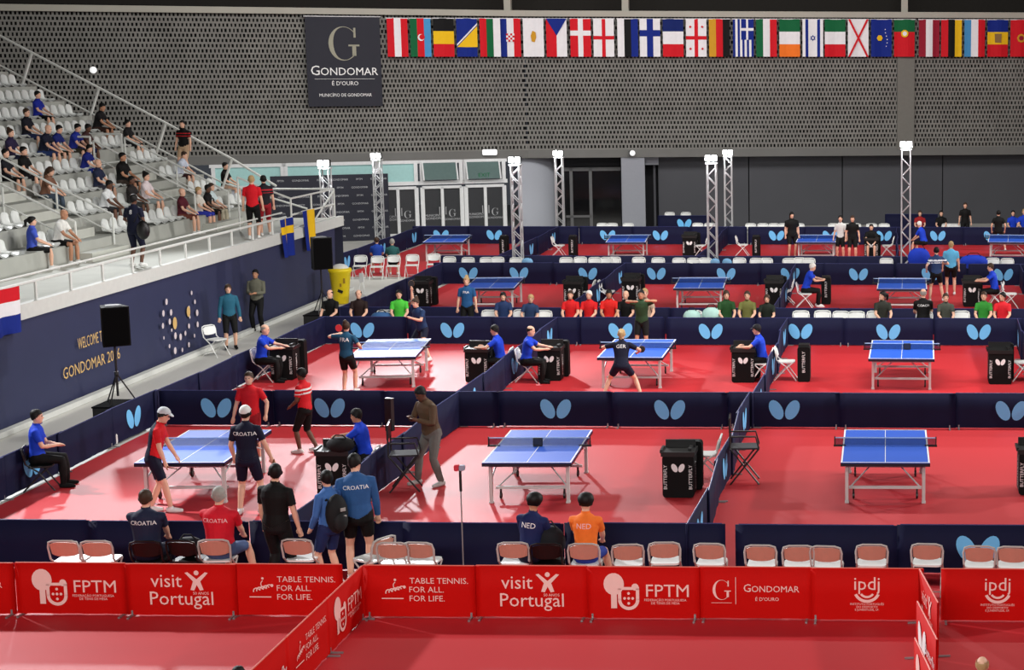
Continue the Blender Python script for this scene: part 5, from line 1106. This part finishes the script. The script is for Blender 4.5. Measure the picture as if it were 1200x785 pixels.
person(C(547.5, 48.0, 1), 182, 'stand', (34, 84, 134), BK, 'f', 'l', 1.70, style='bun', hi=1, print_=('FRA', 'front', .1, WPRINT), label='player in a teal shirt standing facing the camera left of the third line left table')
# ---- third line
person(G(944, 360), -88, 'desk', UB, BK, 'w', 'l', 1.78, label='white-haired umpire in blue leaning forward on the third line', lean=(0, .3), legs=1.2)
person(G(1166, 361), 88, 'desk', UB, BK, 'b', 'l', 1.78, label='umpire in blue at the right desk of the third line', lean=(0, .2), legs=1.2)
person(G(1097, 354), 10, dict(feet=((-.2, 0, .075), (.25, .1, .075)), hands=((-.3, .1, 1.0), (.3, .2, 1.2))), (40, 60, 100), BK, 'k', 'l', 1.74, legs=.45, label='player in navy and white, left of the two chatting at the right', stripes=(220, 224, 230))
person(G(1114, 346), 0, 'stand', (96, 182, 226), BK, 'f', 'l', 1.76, legs=.5, label='player in a light blue shirt, right of the two chatting', wide=1.1)
# ---- farthest line
person(G(928, 303), -160, 'stand', BK, BK, 'k', 'l', 1.80, style='long', label='person in black standing beside the far table right of the twin towers', wide=1.2)
person(G(985, 306), 175, 'stand', (210, 212, 210), BK, 'k', 'l', 1.74, label='person in a white top, left of the far standing pair', wide=.85)
person(G(999, 307), 182, 'stand', BK, BK, 'b', 'l', 1.76, label='person in black with pale print, right of the far standing pair')
person(G(1021, 303), 180, 'sit', BK, BK, 'k', 'l', 1.7, label='person in black bent behind the far scorer desk')
person(C(1083, 69.5), 60, 'sitfwd', UB, BK, 'w', 'l', 1.76, z=.25, label='white-haired umpire in blue right of the right lamp tower'); person(C(1170, 71.5), 0, dict(feet=((-.3, 0, .075), (.3, 0, .075)), pel=(0, 0, .86)), BK, BK, 'k', 'l', 1.7, legs=.5, label='player in black with legs apart at the far right table')
person(C(1131, 74.6), 180, 'stand', BK, BK, 'b', 'l', 1.7, label='person in black standing by the far grey wall'); person(C(1078, 75.0), 180, 'sit', (150, 26, 30), BK, 'b', 'l', 1.7, label='person in red seated by the far grey wall')
person(C(1103, 75.0), 180, 'sit', BK, BK, 'k', 'l', 1.7, label='person in black and white seated by the far grey wall'); person(C(1187, 74.9), 180, 'sit', UB, BK, 'k', 'l', 1.72, label='person in blue seated at the far right, left one'); person(C(1200, 74.9), 180, 'sit', UB, BK, 'f', 'l', 1.8, label='person in blue seated at the right frame edge by the grey wall')
person(G(443, 322), 20, 'sit', (24, 60, 150), BK, 'b', 'l', 1.7, label='person in blue on the left of the grey floor chairs'); person(G(461, 324), 12, 'sit', (40, 90, 90), BK, 'g', 'l', 1.7, label='person in dark teal on the grey floor chairs, seen from behind')
# ---- walkway
person(G(271, 409), -155, 'stand', (38, 96, 120), BK, 'b', 'l', 1.72, hi=1, sleeve=1.2, legs=.9, shoe=BK, style='long', label='woman in a teal jacket and black skirt standing on the walkway', print_=None)
person(G(303, 389), 178, dict(hands=((-.08, .24, 1.12), (.08, .25, 1.10))), (104, 104, 90), BK, 'k', 'm', 1.76, hi=1, sleeve=1.2, legs=1.2, shoe=BK, label='man in an olive jacket and dark trousers standing on the walkway with hands together', wide=1.1)
t_ = PQ[-2]
# ---- spectators in the stand
def seatpos(px, py):
    best = None
    for k in range(NT):
        X = XR - .35 - DEP * k; p = at(px, py, 0, X); e = abs(p.z - (ZW + RISE * (k + 1) + .10))
        if best is None or e < best[0]: best = (e, k, p)
    return best[1], best[2]
def sp(px, py, top, bot, hair='k', skin='l', style='short', h=1.72, lb='', face=-92, pose='sit', legs=.7, **kw):
    k, p = seatpos(px, py); z_ = ZW + RISE * k + .0
    person((XR - .30 - DEP * k, p.y, z_), face, pose, top, bot, hair, skin, h, style=style, label=lb, legs=legs, hi=1 if p.y < 55 else 0, **kw)
sp(10, 176, (38, 30, 62), (30, 34, 60), 'b', 'l', 'bun', 1.68, 'spectator in dark purple seated at the left frame edge')
sp(30, 168, (22, 22, 34), (40, 50, 90), 'b', 'l', 'short', 1.7, 'spectator in a dark printed shirt behind the one in purple')
sp(43, 145, (24, 40, 150), BK, 'k', 'l', 'short', 1.7, 'spectator in a royal blue shirt highest up in the stand')
sp(48, 183, (20, 24, 44), (40, 60, 110), 'g', 'l', 'bald', 1.78, 'bald spectator in dark navy seated behind the empty seats', pose='sitfwd')
sp(60, 166, (24, 36, 110), (60, 60, 50), 'k', 'l', 'short', 1.74, 'spectator in deep blue left of the one in the blue white printed top', pose='sitfwd')
sp(82, 166, (28, 44, 140), (60, 56, 44), 'k', 'l', 'short', 1.74, 'spectator in blue with white print leaning forward', pose='sitfwd')
sp(95, 175, (70, 44, 44), (40, 60, 120), 'k', 'd', 'short', 1.70, 'spectator in maroon-brown beside the landing railing', pose='sitfwd')
sp(96, 190, (24, 36, 120), (26, 50, 140), 'k', 'l', 'short', 1.62, 'spectator in blue bending low behind the row of white seat backs', pose='sitfwd')
sp(112, 157, (18, 16, 18), (60, 40, 34), 'k', 'm', 'short', 1.82, 'spectator in black leaning on the knees above the landing railing', pose='sitfwd')
sp(148, 172, (20, 20, 22), (24, 24, 28), 'k', 'l', 'short', 1.7, 'spectator in black slouching next to the end railing')
sp(26, 208, BK, (30, 30, 34), 'k', 'l', 'short', 1.72, 'spectator in black between the near stair railings')
sp(50, 228, (120, 84, 66), (70, 84, 100), 'b', 'l', 'long', 1.72, 'long-haired spectator in brown leaning on the knees', pose='sitfwd', legs=1.2)
sp(4, 200, (20, 22, 30), BK, 'k', 'l', 'short', 1.7, 'spectator in black at the left frame edge above the near stairs')
sp(113, 218, (32, 40, 66), (60, 60, 70), 'w', 'l', 'bald', 1.72, 'pink-headed spectator in navy below the landing')
sp(142, 218, BK, (60, 50, 44), 'k', 'm', 'short', 1.86, 'large spectator in black with pale prints below the landing', wide=1.2)
sp(119, 246, (226, 230, 232), (50, 50, 54), 'k', 'd', 'short', 1.74, 'spectator in a white tee below the pink-headed one', pose='sitfwd')
sp(152, 238, (40, 36, 36), (60, 60, 60), 'k', 'd', 'short', 1.7, 'spectator in dark clothes with a backpack beside the white tee')
sp(170, 246, (226, 212, 216), (150, 160, 160), 'k', 'l', 'bun', 1.76, 'spectator in a pale pink shirt reading a white sheet')
sp(212, 264, (84, 24, 38), (110, 60, 50), 'w', 'l', 'bald', 1.74, 'bald spectator in a maroon shirt')
sp(231, 255, (222, 216, 206), (50, 60, 170), 'f', 'l', 'short', 1.68, 'fair spectator in white beside the one in maroon', legs=.9)
sp(241, 236, (24, 20, 22), BK, 'k', 'd', 'short', 1.7, 'spectator with dark hair against the stair post')
sp(246, 254, (206, 222, 226), (180, 172, 150), 'b', 'l', 'short', 1.74, 'spectator in pale blue with a dark bag', legs=1.2)
sp(208, 206, (198, 206, 222), (60, 30, 34), 'b', 'l', 'short', 1.68, 'spectator in white below the standing one in red', pose='sitfwd')
sp(262, 218, BK, (190, 160, 140), 'k', 'l', 'short', 1.7, 'spectator in black stretching pale legs beside the far stairs', legs=.3)
sp(36, 300, (64, 86, 190), BK, 'k', 'l', 'tail', 1.68, 'woman in a blue and white patterned shirt seen from behind on the lowest seats', face=-60)
sp(66, 300, (230, 230, 226), BK, 'w', 'm', 'bald', 1.80, 'bald man in a white shirt and black shorts resting his elbows on the lowest seats', pose='sitfwd', legs=.6)
def stp(px, py, k, **kw):
    z_ = ZW + RISE * k; p = gnd(px, py, z_) if k == 0 else at(px, py, 0, XR + .45 - DEP * k); person((p.x, min(p.y, 57.8), z_ + .02), **kw)
stp(160, 313, 0, face=-10, pose=dict(hands=((-.2, .28, 1.05), (.24, .12, .9)), lean=(0, .05)), top=NV, bot=NV, skin='d', style='short', h=1.80, legs=.8, hi=1, print_=('8', 'back', .16, WPRINT), label='man in navy standing on the spectator walkway with a black shoulder bag')
stp(229, 208, 3, face=170, top=BK, bot=(190, 160, 130), h=1.76, label='person in a black vest over red standing at the end railing', stripes=(190, 24, 34))
stp(298, 281, 0, face=10, top=(206, 20, 34), bot=BK, skin='l', hair='f', h=1.84, legs=.9, hi=1, label='man in a red shirt and black shorts standing at the end of the spectator walkway')
stp(312, 277, 0, face=30, top=(30, 28, 34), bot=(150, 30, 40), h=1.78, legs=.8, hi=1, label='person in black and red shorts standing right of the man in red in the stand', stripes=(190, 40, 50))
k, p = seatpos(262, 300)
bagp = gnd(168, 272, ZW + .9); t = thing('shoulder_bag', 'round black shoulder bag carried by the man standing on the spectator walkway', 'bag', (bagp.x, bagp.y, ZW + .75)); MB().ball((0, 0, .2), (.17, .12, .24), 12, 7).build('bag_body', BLACK, t, smooth=True); MB().tube([(0, 0, .4), (-.12, .0, .62), (-.22, 0, .4)], .015, 6).build('strap', BLACK, t)
flush_people()
